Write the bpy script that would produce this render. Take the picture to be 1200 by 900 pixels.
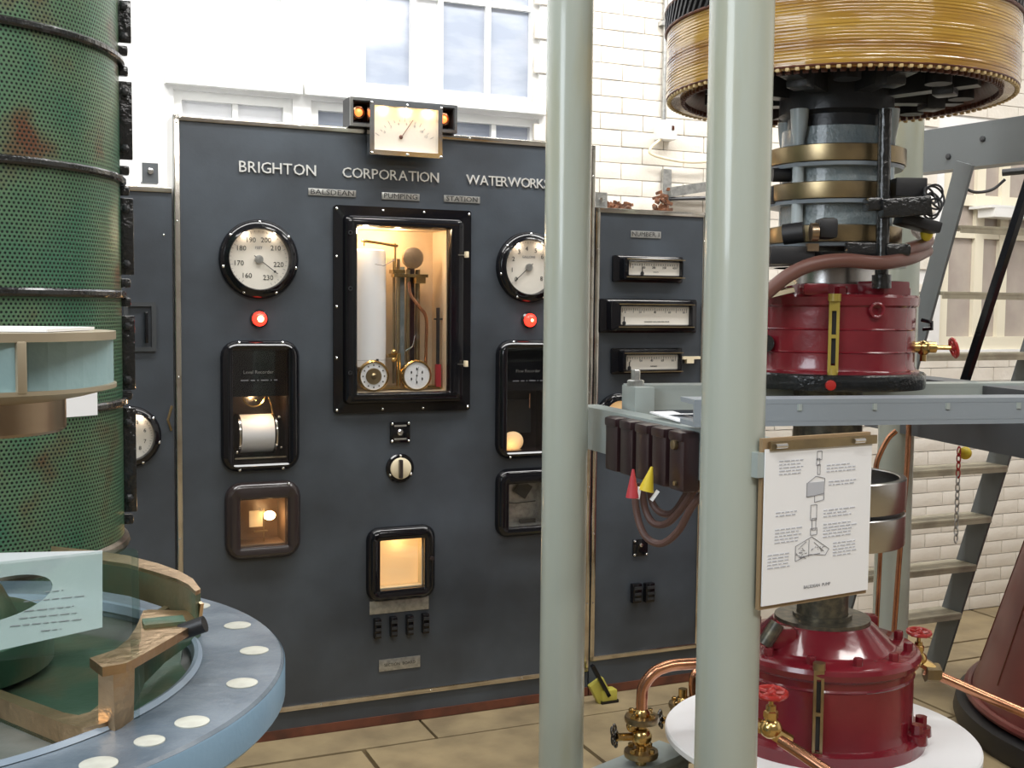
import bpy, bmesh, math, random
from math import sin, cos, pi, radians as R, atan2, hypot
from mathutils import Vector as V, Matrix
random.seed(7)
for o in list(bpy.data.objects): bpy.data.objects.remove(o, do_unlink=True)
SC = bpy.context.scene
COL = SC.collection
# ---------------------------------------------------------------- camera
F = 1350.0; PITCH = R(3.75); ROLL = R(.55); A = R(23.85)
CAM = V((0, 0, 1.65))
fw = V((0, cos(PITCH), -sin(PITCH))); u0 = V((0, sin(PITCH), cos(PITCH))); x0 = V((1, 0, 0))
cx = cos(ROLL)*x0 + sin(ROLL)*u0; cu = -sin(ROLL)*x0 + cos(ROLL)*u0
cam = bpy.data.cameras.new('camera'); co = bpy.data.objects.new('camera', cam); COL.objects.link(co)
cam.sensor_width = 36; cam.lens = 36*F/1200; cam.clip_start = .05
m = Matrix.Identity(4)
for i in range(3): m[i][0] = cx[i]; m[i][1] = cu[i]; m[i][2] = -fw[i]; m[i][3] = CAM[i]
co.matrix_world = m; SC.camera = co
# ---------------------------------------------------------------- colour management and world
SC.view_settings.view_transform = 'Standard'; SC.view_settings.look = 'None'
SC.view_settings.gamma = 1; SC.view_settings.use_curve_mapping = False
SC.view_settings.exposure = 0.1
w = bpy.data.worlds.new('world'); SC.world = w; w.use_nodes = True
w.node_tree.nodes['Background'].inputs[0].default_value = (.86, .9, 1, 1)
w.node_tree.nodes['Background'].inputs[1].default_value = 1.0
# ---------------------------------------------------------------- panel frame: s along the panel, out towards the hall, h up
P0 = V((-.5905, 4.4277, 0)); D = V((cos(A), sin(A), 0)); N = V((sin(A), -cos(A), 0))
def PL(s, out, h): return P0 + D*s + N*out + V((0, 0, h))
def at(px, py, Y):
    q = fw + cx*((px-600)/F) + cu*((450-py)/F)
    return CAM + q*(Y/q.y)
def onz(px, py, z):
    q = fw + cx*((px-600)/F) + cu*((450-py)/F)
    return CAM + q*((z-CAM.z)/q.z)
def toproj(P):
    v = P-CAM; d = v.dot(fw); return 600+F*v.dot(cx)/d, 450-F*v.dot(cu)/d
# ---------------------------------------------------------------- lights
def area(name, loc, target, sx, sy, power, col=(1, 1, 1)):
    l = bpy.data.lights.new(name, 'AREA'); l.shape = 'RECTANGLE'; l.size = sx; l.size_y = sy; l.energy = power; l.color = col
    o = bpy.data.objects.new(name, l); COL.objects.link(o); o.location = loc
    o.rotation_euler = (V(target)-V(loc)).to_track_quat('-Z', 'Y').to_euler(); return o
def point(name, loc, power, r, col):
    l = bpy.data.lights.new(name, 'POINT'); l.energy = power; l.shadow_soft_size = r; l.color = col
    o = bpy.data.objects.new(name, l); COL.objects.link(o); o.location = loc; return o
area('ceiling_and_wash_light', PL(.4, .95, 4.1), PL(.4, -.1, 2.5), 5.5, .5, 140, (1, .99, .97))  # wash light added to brighten the upper back wall
area('ceiling_and_wash_light', PL(-1.3, 3.6, 4.4), PL(-1.3, 3.2, 0), 2.6, .25, 55, (1, .98, .94))
area('ceiling_and_wash_light', PL(2.3, 2.4, 4.4), PL(2.3, 2.2, 0), 3.0, .25, 62, (1, .97, .92))
area('ceiling_and_wash_light', PL(.6, 5.6, 4.4), PL(.6, 4.4, .6), 3.5, .3, 95, (1, .98, .95))
area('added_side_fill', PL(-3.4, 3.4, 2.7), PL(1, 1.6, 1.4), 1.6, 1.6, 60, (.84, .92, 1))  # cool fill light added out of view; the left wall has no window
# ---------------------------------------------------------------- materials
def _mat(name):
    m = bpy.data.materials.new(name); m.use_nodes = True
    return m, m.node_tree.nodes, m.node_tree.links, m.node_tree.nodes['Principled BSDF']
def mat(name, col, rough=.5, metal=0., c2=None, scale=6., mix=(.4, .65), bump=0., bscale=60., coat=0., emit=None, es=0., spec=.5, detail=5., stretch=None):
    m, n, l, b = _mat(name)
    b.inputs['Base Color'].default_value = (*col, 1); b.inputs['Roughness'].default_value = rough
    b.inputs['Metallic'].default_value = metal; b.inputs['Coat Weight'].default_value = coat
    b.inputs['Coat Roughness'].default_value = .06; b.inputs['Specular IOR Level'].default_value = spec
    tc = n.new('ShaderNodeTexCoord'); src = tc.outputs['Object']
    if stretch:
        mp = n.new('ShaderNodeMapping'); mp.inputs['Scale'].default_value = stretch; l.new(src, mp.inputs[0]); src = mp.outputs[0]
    if c2 is not None:
        t = n.new('ShaderNodeTexNoise'); t.inputs['Scale'].default_value = scale; t.inputs['Detail'].default_value = detail
        l.new(src, t.inputs['Vector'])
        r = n.new('ShaderNodeValToRGB'); r.color_ramp.elements[0].position = mix[0]; r.color_ramp.elements[1].position = mix[1]
        r.color_ramp.elements[0].color = (*col, 1); r.color_ramp.elements[1].color = (*c2, 1)
        l.new(t.outputs[0], r.inputs[0]); l.new(r.outputs[0], b.inputs['Base Color'])
    if bump:
        t = n.new('ShaderNodeTexNoise'); t.inputs['Scale'].default_value = bscale; t.inputs['Detail'].default_value = 3
        l.new(src, t.inputs['Vector'])
        bp = n.new('ShaderNodeBump'); bp.inputs['Strength'].default_value = bump; bp.inputs['Distance'].default_value = .004
        l.new(t.outputs[0], bp.inputs['Height']); l.new(bp.outputs[0], b.inputs['Normal'])
    if emit: b.inputs['Emission Color'].default_value = (*emit, 1); b.inputs['Emission Strength'].default_value = es
    return m
def glass(name, tint=(1, 1, 1), rough=.02, refl=.08, tr=.95):
    m, n, l, b = _mat(name)
    n.remove(b); out = n['Material Output']
    t = n.new('ShaderNodeBsdfTransparent'); t.inputs[0].default_value = (*[c*tr for c in tint], 1)
    g = n.new('ShaderNodeBsdfGlossy'); g.inputs['Roughness'].default_value = rough
    lw = n.new('ShaderNodeLayerWeight'); lw.inputs[0].default_value = .5
    pw = n.new('ShaderNodeMath'); pw.operation = 'POWER'; l.new(lw.outputs['Facing'], pw.inputs[0]); pw.inputs[1].default_value = 4
    fr = n.new('ShaderNodeMapRange'); l.new(pw.outputs[0], fr.inputs[0]); fr.inputs[3].default_value = .03; fr.inputs[4].default_value = .6
    mx = n.new('ShaderNodeMixShader'); l.new(fr.outputs[0], mx.inputs[0]); l.new(t.outputs[0], mx.inputs[1]); l.new(g.outputs[0], mx.inputs[2])
    l.new(mx.outputs[0], out.inputs[0]); return m
M = {}
M['wall'] = mat('white_plaster', (.86, .86, .86), .7, c2=(.8, .79, .77), scale=2, bump=.15, bscale=30)
M['mortar'] = mat('painted_mortar', (.66, .63, .57), .8)
M['brick'] = mat('painted_brick', (.82, .77, .69), .6, c2=(.74, .68, .59), scale=5, bump=.6, bscale=45)
M['timber'] = mat('white_gloss_timber', (.86, .86, .84), .35)
M['cream_timber'] = mat('cream_timber', (.84, .78, .62), .4)
M['pane'] = mat('sky_grey_pane', (.34, .38, .46), .12, c2=(.44, .47, .54), scale=4, spec=.6, stretch=(1, 1, 3))  # opaque glass; the grey daylight outside is put into its colour
M['pane_white'] = mat('glare_white_pane', (.86, .87, .9), .2)  # opaque white stands in for the glare of daylight behind the glass
M['pane_brown'] = mat('dim_pane', (.42, .36, .32), .15, c2=(.5, .44, .38), scale=5)
M['stone'] = mat('flagstone', (.36, .28, .16), .5, c2=(.22, .17, .10), scale=4.5, mix=(.38, .68), bump=.6, bscale=16)
M['joint'] = mat('stone_joint', (.16, .12, .075), .8)
M['ceiling'] = mat('ceiling_paint', (.4, .4, .4), .8)
M['hallwall'] = mat('hall_brickwork', (.33, .31, .29), .8, c2=(.26, .24, .22), scale=4)
M['slate'] = mat('slate_panel', (.045, .052, .062), .3, c2=(.075, .09, .11), scale=3.2, mix=(.35, .7), bump=.06, bscale=90, spec=.55)
M['slate_dk'] = mat('slate_kickboard', (.05, .055, .06), .45)
M['plinthwood'] = mat('red_brown_wood', (.17, .055, .03), .5, c2=(.08, .03, .02), scale=8)
M['chrome'] = mat('tarnished_chrome', (.72, .68, .62), .16, 1., c2=(.42, .34, .26), scale=9, mix=(.5, .75))
M['bright'] = mat('bright_metal', (.85, .85, .85), .15, 1.)
M['letter'] = mat('polished_letter', (.86, .86, .84), .28, .55)
M['plate'] = mat('engraved_plate', (.5, .5, .48), .3, .7, c2=(.35, .35, .34), scale=60)
M['ink'] = mat('black_ink', (.02, .02, .02), .6)
M['greyink'] = mat('grey_ink', (.22, .22, .24), .7)
M['black'] = mat('black_enamel', (.006, .006, .008), .1, spec=.5)
M['blackrub'] = mat('matt_black', (.015, .015, .017), .45)
M['browncase'] = mat('dark_brown_casing', (.03, .022, .022), .2, coat=.3)
M['dial'] = mat('cream_dial', (.86, .81, .72), .5)
M['white'] = mat('white_paper', (.90, .91, .93), .6)
M['cream'] = mat('cream_enamel', (.85, .74, .52), .45)
M['cabwall'] = mat('cabinet_lining', (.74, .60, .42), .5, c2=(.66, .52, .36), scale=4)
M['darklining'] = mat('brown_lining', (.22, .15, .10), .3, c2=(.15, .10, .07), scale=9)
M['brass'] = mat('brass', (.72, .50, .20), .22, 1., c2=(.5, .33, .13), scale=14)
M['dullbrass'] = mat('dull_brass', (.38, .29, .16), .3, .9, c2=(.24, .19, .12), scale=10)
M['yellowpaint'] = mat('olive_yellow_paint', (.36, .27, .05), .35)
M['copper'] = mat('copper_pipe', (.62, .30, .17), .25, .95, c2=(.42, .2, .12), scale=12)
M['bronze'] = mat('cast_bronze', (.74, .53, .33), .33, 1., c2=(.5, .34, .2), scale=9, bump=.5, bscale=70)
M['bronze_g'] = mat('green_stained_bronze', (.055, .13, .085), .35, .25, c2=(.16, .13, .07), scale=7, mix=(.45, .7), bump=.4, bscale=30)
M['hubbronze'] = mat('turned_bronze', (.40, .30, .20), .28, .9, c2=(.3, .22, .15), scale=10)
M['postpaint'] = mat('pale_green_gloss_paint', (.40, .44, .39), .27, c2=(.36, .35, .22), scale=7, mix=(.5, .75), bump=.12, bscale=40, coat=.4, stretch=(1, 1, .15))
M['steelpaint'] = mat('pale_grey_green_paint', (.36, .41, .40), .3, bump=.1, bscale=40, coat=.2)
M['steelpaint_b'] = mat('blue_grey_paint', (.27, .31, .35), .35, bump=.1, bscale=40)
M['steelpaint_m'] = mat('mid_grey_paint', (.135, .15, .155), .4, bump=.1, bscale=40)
M['steelpaint_d'] = mat('dark_grey_paint_and_shade', (.10, .11, .12), .45)
M['treadpaint'] = mat('worn_tread', (.42, .38, .28), .5, c2=(.3, .27, .2), scale=12)
M['bluepaint'] = mat('pale_blue_paint', (.20, .33, .46), .35, bump=.15, bscale=60, coat=.1)
M['bluetop'] = mat('worn_shaded_blue_paint', (.10, .135, .175), .33, c2=(.17, .21, .255), scale=10, mix=(.4, .6), bump=.2, bscale=80)  # worn mottling; the shade on the flange top is put into the darker blue
M['bluelip'] = mat('lip_blue_paint', (.24, .31, .39), .3)
M['darkbasin'] = mat('grey_green_basin', (.10, .11, .10), .4, c2=(.15, .16, .15), scale=12, bump=.2)
M['icepaint'] = mat('ice_blue_paint', (.36, .54, .58), .45, c2=(.28, .44, .47), scale=9, bump=.25, bscale=50)
M['studpaint'] = mat('pale_stud_varnish', (.42, .48, .50), .3, bump=.5)
M['tanedge'] = mat('bare_edge', (.42, .36, .26), .45, .4)
M['red'] = mat('crimson_gloss', (.145, .008, .016), .22, c2=(.19, .014, .022), scale=6, coat=.5, bump=.2, bscale=45)
M['redwheel'] = mat('red_wheel', (.42, .025, .02), .3, coat=.3)
M['maroon'] = mat('maroon_steel', (.12, .024, .022), .35, c2=(.17, .045, .038), scale=3)
M['tar'] = mat('thick_black_paint', (.012, .013, .014), .18, bump=1., bscale=70, coat=.5)
M['greybody'] = mat('blue_grey_varnish', (.20, .25, .27), .25, c2=(.28, .32, .33), scale=20, bump=.9, bscale=90, coat=.5)
M['amber'] = mat('amber_varnish', (.46, .27, .045), .2, c2=(.24, .10, .02), scale=2.2, mix=(.42, .7), bump=.9, bscale=9, coat=.6, stretch=(1, 1, 8))
M['bead'] = mat('cream_binding', (.6, .45, .22), .4)
M['ironrust'] = mat('rust_varnish', (.12, .035, .015), .4, c2=(.07, .02, .01), scale=12, bump=.4)
M['dark'] = mat('dark_iron', (.03, .032, .036), .35, bump=.3)
M['steel'] = mat('turned_steel', (.50, .49, .48), .27, 1., bump=.05)
M['shaft'] = mat('dull_shaft', (.10, .095, .08), .38, .7, c2=(.2, .18, .13), scale=40)
M['hose'] = mat('brown_rubber_hose', (.15, .065, .05), .4)
M['cable'] = mat('brown_cable', (.12, .065, .055), .5)
M['bakelite'] = mat('brown_bakelite', (.026, .012, .014), .3)
M['yellow'] = mat('yellow_tag', (.65, .5, .03), .5)
M['redtag'] = mat('red_tag', (.45, .04, .05), .5)
M['rust'] = mat('flaky_rust', (.22, .08, .03), .8, c2=(.1, .05, .03), scale=30, bump=1)
M['woodboard'] = mat('board_wood', (.32, .22, .12), .5)
M['castor'] = mat('yellow_castor', (.5, .45, .08), .4)
M['bulb_red'] = mat('red_lamp_glow', (.8, .02, .02), .2, emit=(1, .03, .015), es=3.5)
M['bulb_core'] = mat('lamp_filament_glow', (1, .6, .3), .2, emit=(1, .55, .2), es=9)
M['bulb_orange'] = mat('orange_lamp_glow', (1, .3, .1), .2, emit=(1, .28, .06), es=1.6)
M['bulb_warm'] = mat('warm_bulb_glow', (1, .8, .5), .2, emit=(1, .62, .28), es=14)
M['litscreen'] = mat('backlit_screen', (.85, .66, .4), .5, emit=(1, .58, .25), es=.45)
M['clear'] = glass('clear_glass')
M['acrylic'] = glass('clear_acrylic', (.93, .97, .96), .04, .1, .93)
M['rimdark'] = mat('dark_bronze_rim', (.06, .055, .045), .3, .5, c2=(.25, .22, .18), scale=12)

def paper_clear():
    m, n, l, b = _mat('translucent_label'); out = n['Material Output']
    b.inputs['Base Color'].default_value = (.66, .70, .72, 1); b.inputs['Roughness'].default_value = .3
    t = n.new('ShaderNodeBsdfTransparent'); mx = n.new('ShaderNodeMixShader'); mx.inputs[0].default_value = .62
    l.new(t.outputs[0], mx.inputs[1]); l.new(b.outputs[0], mx.inputs[2]); l.new(mx.outputs[0], out.inputs[0]); return m
M['label'] = paper_clear()

def perforated(rad, p):
    m, n, l, b = _mat('perforated_green_copper')
    tc = n.new('ShaderNodeTexCoord'); sp = n.new('ShaderNodeSeparateXYZ'); l.new(tc.outputs['Object'], sp.inputs[0])
    def mt(op, a, b_=None, c=None):
        q = n.new('ShaderNodeMath'); q.operation = op
        for i, v in enumerate((a, b_, c)):
            if v is None: continue
            if isinstance(v, (int, float)): q.inputs[i].default_value = v
            else: l.new(v, q.inputs[i])
        return q.outputs[0]
    ang = mt('ARCTAN2', sp.outputs[1], sp.outputs[0]); u = mt('MULTIPLY', ang, rad/p)
    v = mt('DIVIDE', sp.outputs[2], p*.87)
    row = mt('FLOOR', v); odd = mt('MODULO', row, 2.); odd = mt('ABSOLUTE', odd)
    u2 = mt('ADD', u, mt('MULTIPLY', odd, .5))
    fu = mt('SUBTRACT', mt('FRACT', u2), .5); fv = mt('MULTIPLY', mt('SUBTRACT', mt('FRACT', v), .5), .87)
    dist = mt('SQRT', mt('ADD', mt('MULTIPLY', fu, fu), mt('MULTIPLY', fv, fv)))
    solid = n.new('ShaderNodeMapRange'); solid.inputs[1].default_value = .24; solid.inputs[2].default_value = .32
    l.new(dist, solid.inputs[0])
    t = n.new('ShaderNodeTexNoise'); t.inputs['Scale'].default_value = 5; t.inputs['Detail'].default_value = 6
    l.new(tc.outputs['Object'], t.inputs['Vector'])
    r = n.new('ShaderNodeValToRGB'); e = r.color_ramp.elements
    e[0].position = .38; e[0].color = (.055, .17, .10, 1); e[1].position = .68; e[1].color = (.14, .06, .03, 1)
    k = e.new(.56); k.color = (.11, .20, .11, 1)
    l.new(t.outputs[0], r.inputs[0])
    mx = n.new('ShaderNodeMix'); mx.data_type = 'RGBA'; l.new(solid.outputs[0], mx.inputs[0])
    mx.inputs[6].default_value = (.006, .012, .010, 1); l.new(r.outputs[0], mx.inputs[7]); l.new(mx.outputs[2], b.inputs['Base Color'])
    b.inputs['Roughness'].default_value = .36; b.inputs['Metallic'].default_value = .25
    bp = n.new('ShaderNodeBump'); bp.inputs['Strength'].default_value = .6; bp.inputs['Distance'].default_value = .002
    l.new(solid.outputs[0], bp.inputs['Height']); l.new(bp.outputs[0], b.inputs['Normal'])
    return m
# ---------------------------------------------------------------- mesh builder
class B:
    def __init__(s): s.b = bmesh.new()
    def box(s, c, d, rot=None, bev=0.):
        r = bmesh.ops.create_cube(s.b, size=1)
        mm = Matrix.Diagonal((*d, 1)); rr = rot.to_4x4() if rot is not None else Matrix.Identity(4)
        bmesh.ops.transform(s.b, matrix=Matrix.Translation(V(c)) @ rr @ mm, verts=r['verts'])
        if bev:
            ed = list({e for v in r['verts'] for e in v.link_edges})
            bmesh.ops.bevel(s.b, geom=ed, offset=bev, segments=2, profile=.6, affect='EDGES')
        return s
    def bar(s, p, q, w, h, up=(0, 0, 1)):      # square bar from p to q: w sideways, h along up
        p, q = V(p), V(q); z = (q-p); L = z.length; z.normalize(); x = z.cross(V(up)).normalized(); y = z.cross(x)*-1
        rot = Matrix((x, z, y)).transposed()
        return s.box((p+q)/2, (w, L, h), rot)
    def tube(s, pts, r, seg=12, cap=True, radii=None):
        pts = [V(p) for p in pts]; rings = []; n = len(pts)
        t0 = (pts[1]-pts[0]).normalized(); ref = V((0, 0, 1)) if abs(t0.z) < .9 else V((1, 0, 0))
        x = t0.cross(ref).normalized()
        for i, p in enumerate(pts):
            t = (pts[min(i+1, n-1)]-pts[max(i-1, 0)]).normalized()
            x = (x - t*x.dot(t)).normalized(); y = t.cross(x); rr = radii[i] if radii else r
            rings.append([s.b.verts.new(p+(x*cos(2*pi*k/seg)+y*sin(2*pi*k/seg))*rr) for k in range(seg)])
        s._skin(rings, True)
        if cap:
            s.b.faces.new(rings[0][::-1]); s.b.faces.new(rings[-1])
        return s
    def _skin(s, rings, closed):
        for a, b_ in zip(rings, rings[1:]):
            k = len(a)
            for i in range(k if closed else k-1):
                j = (i+1) % k
                try: s.b.faces.new((a[i], a[j], b_[j], b_[i]))
                except ValueError: pass
    def lathe(s, prof, c=(0, 0, 0), seg=32, axis='z', rot=None, a0=0, a1=2*pi):
        full = abs(a1-a0-2*pi) < 1e-6; rings = []
        mat_ = {'z': Matrix.Identity(3), '-y': Matrix.Rotation(pi/2, 3, 'X'), 'x': Matrix.Rotation(pi/2, 3, 'Y')}[axis]
        if rot is not None: mat_ = rot
        k = seg if full else seg+1
        for r, z in prof:
            if r < 1e-6: rings.append([s.b.verts.new(V(c)+mat_ @ V((0, 0, z)))])
            else: rings.append([s.b.verts.new(V(c)+mat_ @ V((r*cos(a0+(a1-a0)*i/seg), r*sin(a0+(a1-a0)*i/seg), z))) for i in range(k)])
        for a, b_ in zip(rings, rings[1:]):
            if len(a) == 1 and len(b_) == 1: continue
            for i in range(k if full else k-1):
                j = (i+1) % k
                if len(a) == 1: f = (a[0], b_[j], b_[i])
                elif len(b_) == 1: f = (a[i], a[j], b_[0])
                else: f = (a[i], a[j], b_[j], b_[i])
                s.b.faces.new(f)
        return s
    def cyl(s, p, q, r, r2=None, seg=20):
        return s.tube([p, q], r, seg, radii=[r, r if r2 is None else r2])
    def skin(s, loops, cap0=False, cap1=False):
        rings = [[s.b.verts.new(V(p)) for p in lp] for lp in loops]; s._skin(rings, True)
        if cap0: s.b.faces.new(rings[0][::-1])
        if cap1: s.b.faces.new(rings[-1])
        return s
    def prism(s, poly, z0, z1):                  # poly: list of (x, y) or 3-vectors of which x, y count
        return s.skin([[(p[0], p[1], z0) for p in poly], [(p[0], p[1], z1) for p in poly]], True, True)
    def sphere(s, c, r, seg=16, sc=(1, 1, 1)):
        q = bmesh.ops.create_uvsphere(s.b, u_segments=seg, v_segments=max(6, seg//2), radius=r)
        bmesh.ops.transform(s.b, matrix=Matrix.Translation(V(c)) @ Matrix.Diagonal((*sc, 1)), verts=q['verts']); return s
    def torus(s, c, Rr, r, rot=None, seg=28, ms=8):
        rot = rot or Matrix.Identity(3)
        rings = []
        for i in range(seg+1):
            a = 2*pi*(i % seg)/seg
            if i == seg: rings.append(rings[0]); break
            rings.append([s.b.verts.new(V(c)+rot @ V(((Rr+r*cos(t))*cos(a), (Rr+r*cos(t))*sin(a), r*sin(t)))) for t in [2*pi*k/ms for k in range(ms)]])
        s._skin(rings, True); return s
    def plate(s, x0, x1, z0, z1, holes, y0, y1):
        xs = sorted({x0, x1, *[v for h in holes for v in h[:2]]}); zs = sorted({z0, z1, *[v for h in holes for v in h[2:]]})
        for a, b_ in zip(xs, xs[1:]):
            for c, d in zip(zs, zs[1:]):
                mx, mz = (a+b_)/2, (c+d)/2
                if any(h[0] < mx < h[1] and h[2] < mz < h[3] for h in holes): continue
                s.box((mx, (y0+y1)/2, mz), (b_-a, y1-y0, d-c))
        return s
    def mesh(s, name, m, sharp=35):
        bmesh.ops.recalc_face_normals(s.b, faces=s.b.faces)
        me = bpy.data.meshes.new(name); s.b.to_mesh(me); s.b.free(); me.materials.append(m)
        me.shade_smooth(); me.set_sharp_from_angle(angle=R(sharp)); return me
    def obj(s, name, m, parent=None, loc=None, rz=None):
        return link(name, s.mesh(name, m), parent, loc, rz)
def link(name, me, parent=None, loc=None, rz=None):
    o = bpy.data.objects.new(name, me); COL.objects.link(o); o.parent = parent
    if loc is not None: o.location = loc
    if rz is not None: o.rotation_euler = (0, 0, rz)
    return o
def thing(name, label, cat, loc=(0, 0, 0), rz=0, group=None):
    o = bpy.data.objects.new(name, None); COL.objects.link(o); o.location = loc; o.rotation_euler = (0, 0, rz); o.empty_display_size = .05
    o['label'] = label; o['category'] = cat
    if group: o['group'] = group
    return o
def tag(o, label, cat, group=None):
    o['label'] = label; o['category'] = cat
    if group: o['group'] = group
    return o
def struct(o): o['kind'] = 'structure'; return o
def stuff(o): o['kind'] = 'stuff'; return o
def rrect(x0, x1, z0, z1, r, y, n=5):
    out = []
    for (cx_, cz_, a) in ((x1-r, z1-r, 0), (x0+r, z1-r, 90), (x0+r, z0+r, 180), (x1-r, z0+r, 270)):
        for k in range(n+1):
            t = R(a+90*k/n); out.append((cx_+r*cos(t), y, cz_+r*sin(t)))
    return out
TXT = {}
def text_mesh(body, size, m, depth=.0008, sx=1., align='CENTER'):
    c = bpy.data.curves.new('text', 'FONT'); c.body = body; c.size = size; c.extrude = depth; c.resolution_u = 2; c.align_x = align; c.align_y = 'CENTER'
    o = bpy.data.objects.new('text', c); COL.objects.link(o)
    bpy.context.view_layer.update()
    me = bpy.data.meshes.new_from_object(o.evaluated_get(bpy.context.evaluated_depsgraph_get()))
    bpy.data.objects.remove(o); me.transform(Matrix.Rotation(pi/2, 4, 'X') @ Matrix.Diagonal((sx, 1, 1, 1)))
    me.materials.clear(); me.materials.append(m); return me
def text(name, body, size, m, parent, loc, depth=.0008, sx=1., align='CENTER', rot=None):
    o = link(name, text_mesh(body, size, m, depth, sx, align), parent, loc)
    if rot: o.rotation_euler = rot
    return o
def arc(c, r, a0, a1, n=10, e1=(1, 0, 0), e2=(0, 0, 1)):
    e1, e2 = V(e1), V(e2)
    return [V(c)+e1*(r*cos(R(a0+(a1-a0)*k/n)))+e2*(r*sin(R(a0+(a1-a0)*k/n))) for k in range(n+1)]
def smooth(pts, n=6):
    pts = [V(p) for p in pts]; q = [pts[0]*2-pts[1]]+pts+[pts[-1]*2-pts[-2]]; out = []
    for i in range(1, len(q)-2):
        for k in range(n):
            t = k/n; a, b_, c, d = q[i-1:i+3]
            out.append(.5*((2*b_)+(c-a)*t+(2*a-5*b_+4*c-d)*t*t+(3*b_-a-3*c+d)*t**3))
    return out+[pts[-1]]
HEX = [1]
def hexbolt(b, c, r, h, rot=None):
    b.lathe([(0, 0), (r, 0), (r, h*.85), (r*.85, h), (0, h)], c=c, seg=6, rot=rot or Matrix.Identity(3)); return b
# ================================================================= THE SETTING
def room():
    S0, S1, O1, H = -3.7, 5.0, 7.6, 4.6
    b = B().box((0, 0, -.06), (10, 10, .08)); fl = b.obj('floor', M['joint'], None, PL(.7, 3.5, 0), A); struct(fl)
    # flagstones, rows parallel to the panel
    o_ = -.46; row = 0; cnt = 0
    rows = [(-.46, .0), (.0, .222), (.222, .80), (.80, 1.5), (1.5, 2.2), (2.2, 3.0), (3.0, 3.8), (3.8, 4.6), (4.6, 5.4), (5.4, 6.4), (6.4, 7.6)]
    for k, (a, c) in enumerate(rows):
        s = -3.7 - [.0, .42, .1, .55, .3][k % 5]
        if k == 1: s = -3.7+.28
        while s < S1:
            wd = random.choice((.62, .78, .95, .7))
            if k == 1 and .35 < s < .6: s = .53
            x_a = max(s, S0); x_b = min(s+wd, S1)
            if x_b-x_a > .08:
                g = .006; dz = random.uniform(-.0025, .002)
                poly = [(x_a+g+random.uniform(0, .008), a+g), (x_b-g, a+g+random.uniform(0, .006)), (x_b-g-random.uniform(0, .008), c-g), (x_a+g, c-g-random.uniform(0, .006))]
                st = B().prism([(p[0], -p[1]) for p in poly], -.03, dz).obj('stone', M['stone'], fl)
                st.matrix_parent_inverse = Matrix.Identity(4)
                st.location = (-.7, 3.5, 0)
            s += wd
    ce = B().box((0, 0, H+.05), (9.2, 9, .1)).obj('ceiling', M['ceiling'], None, PL(.65, 3.5, 0), A); struct(ce)
    wl = B().box((-.1, 0, H/2), (.2, 8.6, H)).obj('wall_left', M['hallwall'], None, PL(S0, 3.5, 0), A); struct(wl)
    wr = B().box((.1, 0, H/2), (.2, 8.6, H)).obj('wall_right', M['wall'], None, PL(S1, 3.5, 0), A); struct(wr)
    wf = B().box((0, -.1, H/2), (9.2, .2, H)).obj('wall_front', M['hallwall'], None, PL(.65, O1, 0), A); struct(wf)
    holes = [(-.62, -.146, 1.4, 2.50), (-.80, -.15, 2.58, 4.2), (-.07, .97, 1.4, 2.50), (-.07, .97, 2.56, 4.2), (3.36, 4.62, 1.45, 2.62)]
    wb = B().plate(S0, S1, 0, H, holes, 0, .22).obj('wall_back', M['wall'], None, PL(0, -.46, 0), A); struct(wb)
    # --- timber windows
    def win(n, x_0, x_1, z_0, z_1, cols, rws, pm, lab, tim=M['timber'], fr=.035, bar=.022, ledge=None):
        w_ = struct(bpy.data.objects.new('window_%d' % n, None)); COL.objects.link(w_); w_.location = PL(0, -.46, 0); w_.rotation_euler = (0, 0, A)
        B().plate(x_0, x_1, z_0, z_1, [(x_0+fr, x_1-fr, z_0+fr, z_1-fr)], .02, .08).obj('window_frame', tim, w_)
        xa, xb, za, zb = x_0+fr, x_1-fr, z_0+fr, z_1-fr
        xs = [xa+(xb-xa)*t for t in cols]; zs = [za+(zb-za)*t for t in rws]
        for q in xs[1:-1]: B().box((q, .045, (za+zb)/2), (bar, .036, zb-za)).obj('glazing_bar', tim, w_)
        for q in zs[1:-1]: B().box(((xa+xb)/2, .046, q), (xb-xa, .032, bar)).obj('glazing_bar', tim, w_)
        for i in range(len(xs)-1):
            for j in range(len(zs)-1):
                B().box(((xs[i]+xs[i+1])/2, .055, (zs[j]+zs[j+1])/2), (xs[i+1]-xs[i], .006, zs[j+1]-zs[j])).obj('pane', pm if not callable(pm) else pm(i, j), w_)
        return w_
    win(1, -.62, -.146, 1.4, 2.50, (0, .52, 1), (0, .33, .66, 1), M['pane_white'], '')
    win(2, -.80, -.15, 2.58, 4.2, (0, .5, 1), (0, .2, .4, .6, .8, 1), M['pane_white'], '')
    win(3, -.07, .97, 1.4, 2.50, (0, .24, .46, .6, .82, 1), (0, .33, .66, 1), M['pane'], '')
    win(4, -.07, .97, 2.56, 4.2, (0, .2, .43, .56, .79, 1), (0, .25, .5, .75, 1), lambda i, j: M['pane_white'] if i == 0 or i == 2 else M['pane'], '')
    for n, (a, c) in enumerate(((-.66, -.11), (-.11, 1.0))):
        struct(B().box(((a+c)/2, -.02, 2.535), (c-a-.01, .05, .04)).box(((a+c)/2, -.01, 2.56), (c-a-.01, .03, .012)).obj('trim_%d' % (n+1), M['timber'], None, PL(0, -.46, 0), A))
    win(5, 3.36, 4.62, 1.45, 2.62, (0, .2, .36, .62, .8, 1), (0, .55, .72, 1), M['pane_brown'], '', M['cream_timber'], .07, .06)
    b = B().box((3.98, -.06, 2.19), (.75, .12, .05)).box((3.98, -.04, 2.22), (.8, .16, .015)).obj('trim_3', M['timber'], None, PL(0, -.46, 0), A); struct(b)
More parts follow.
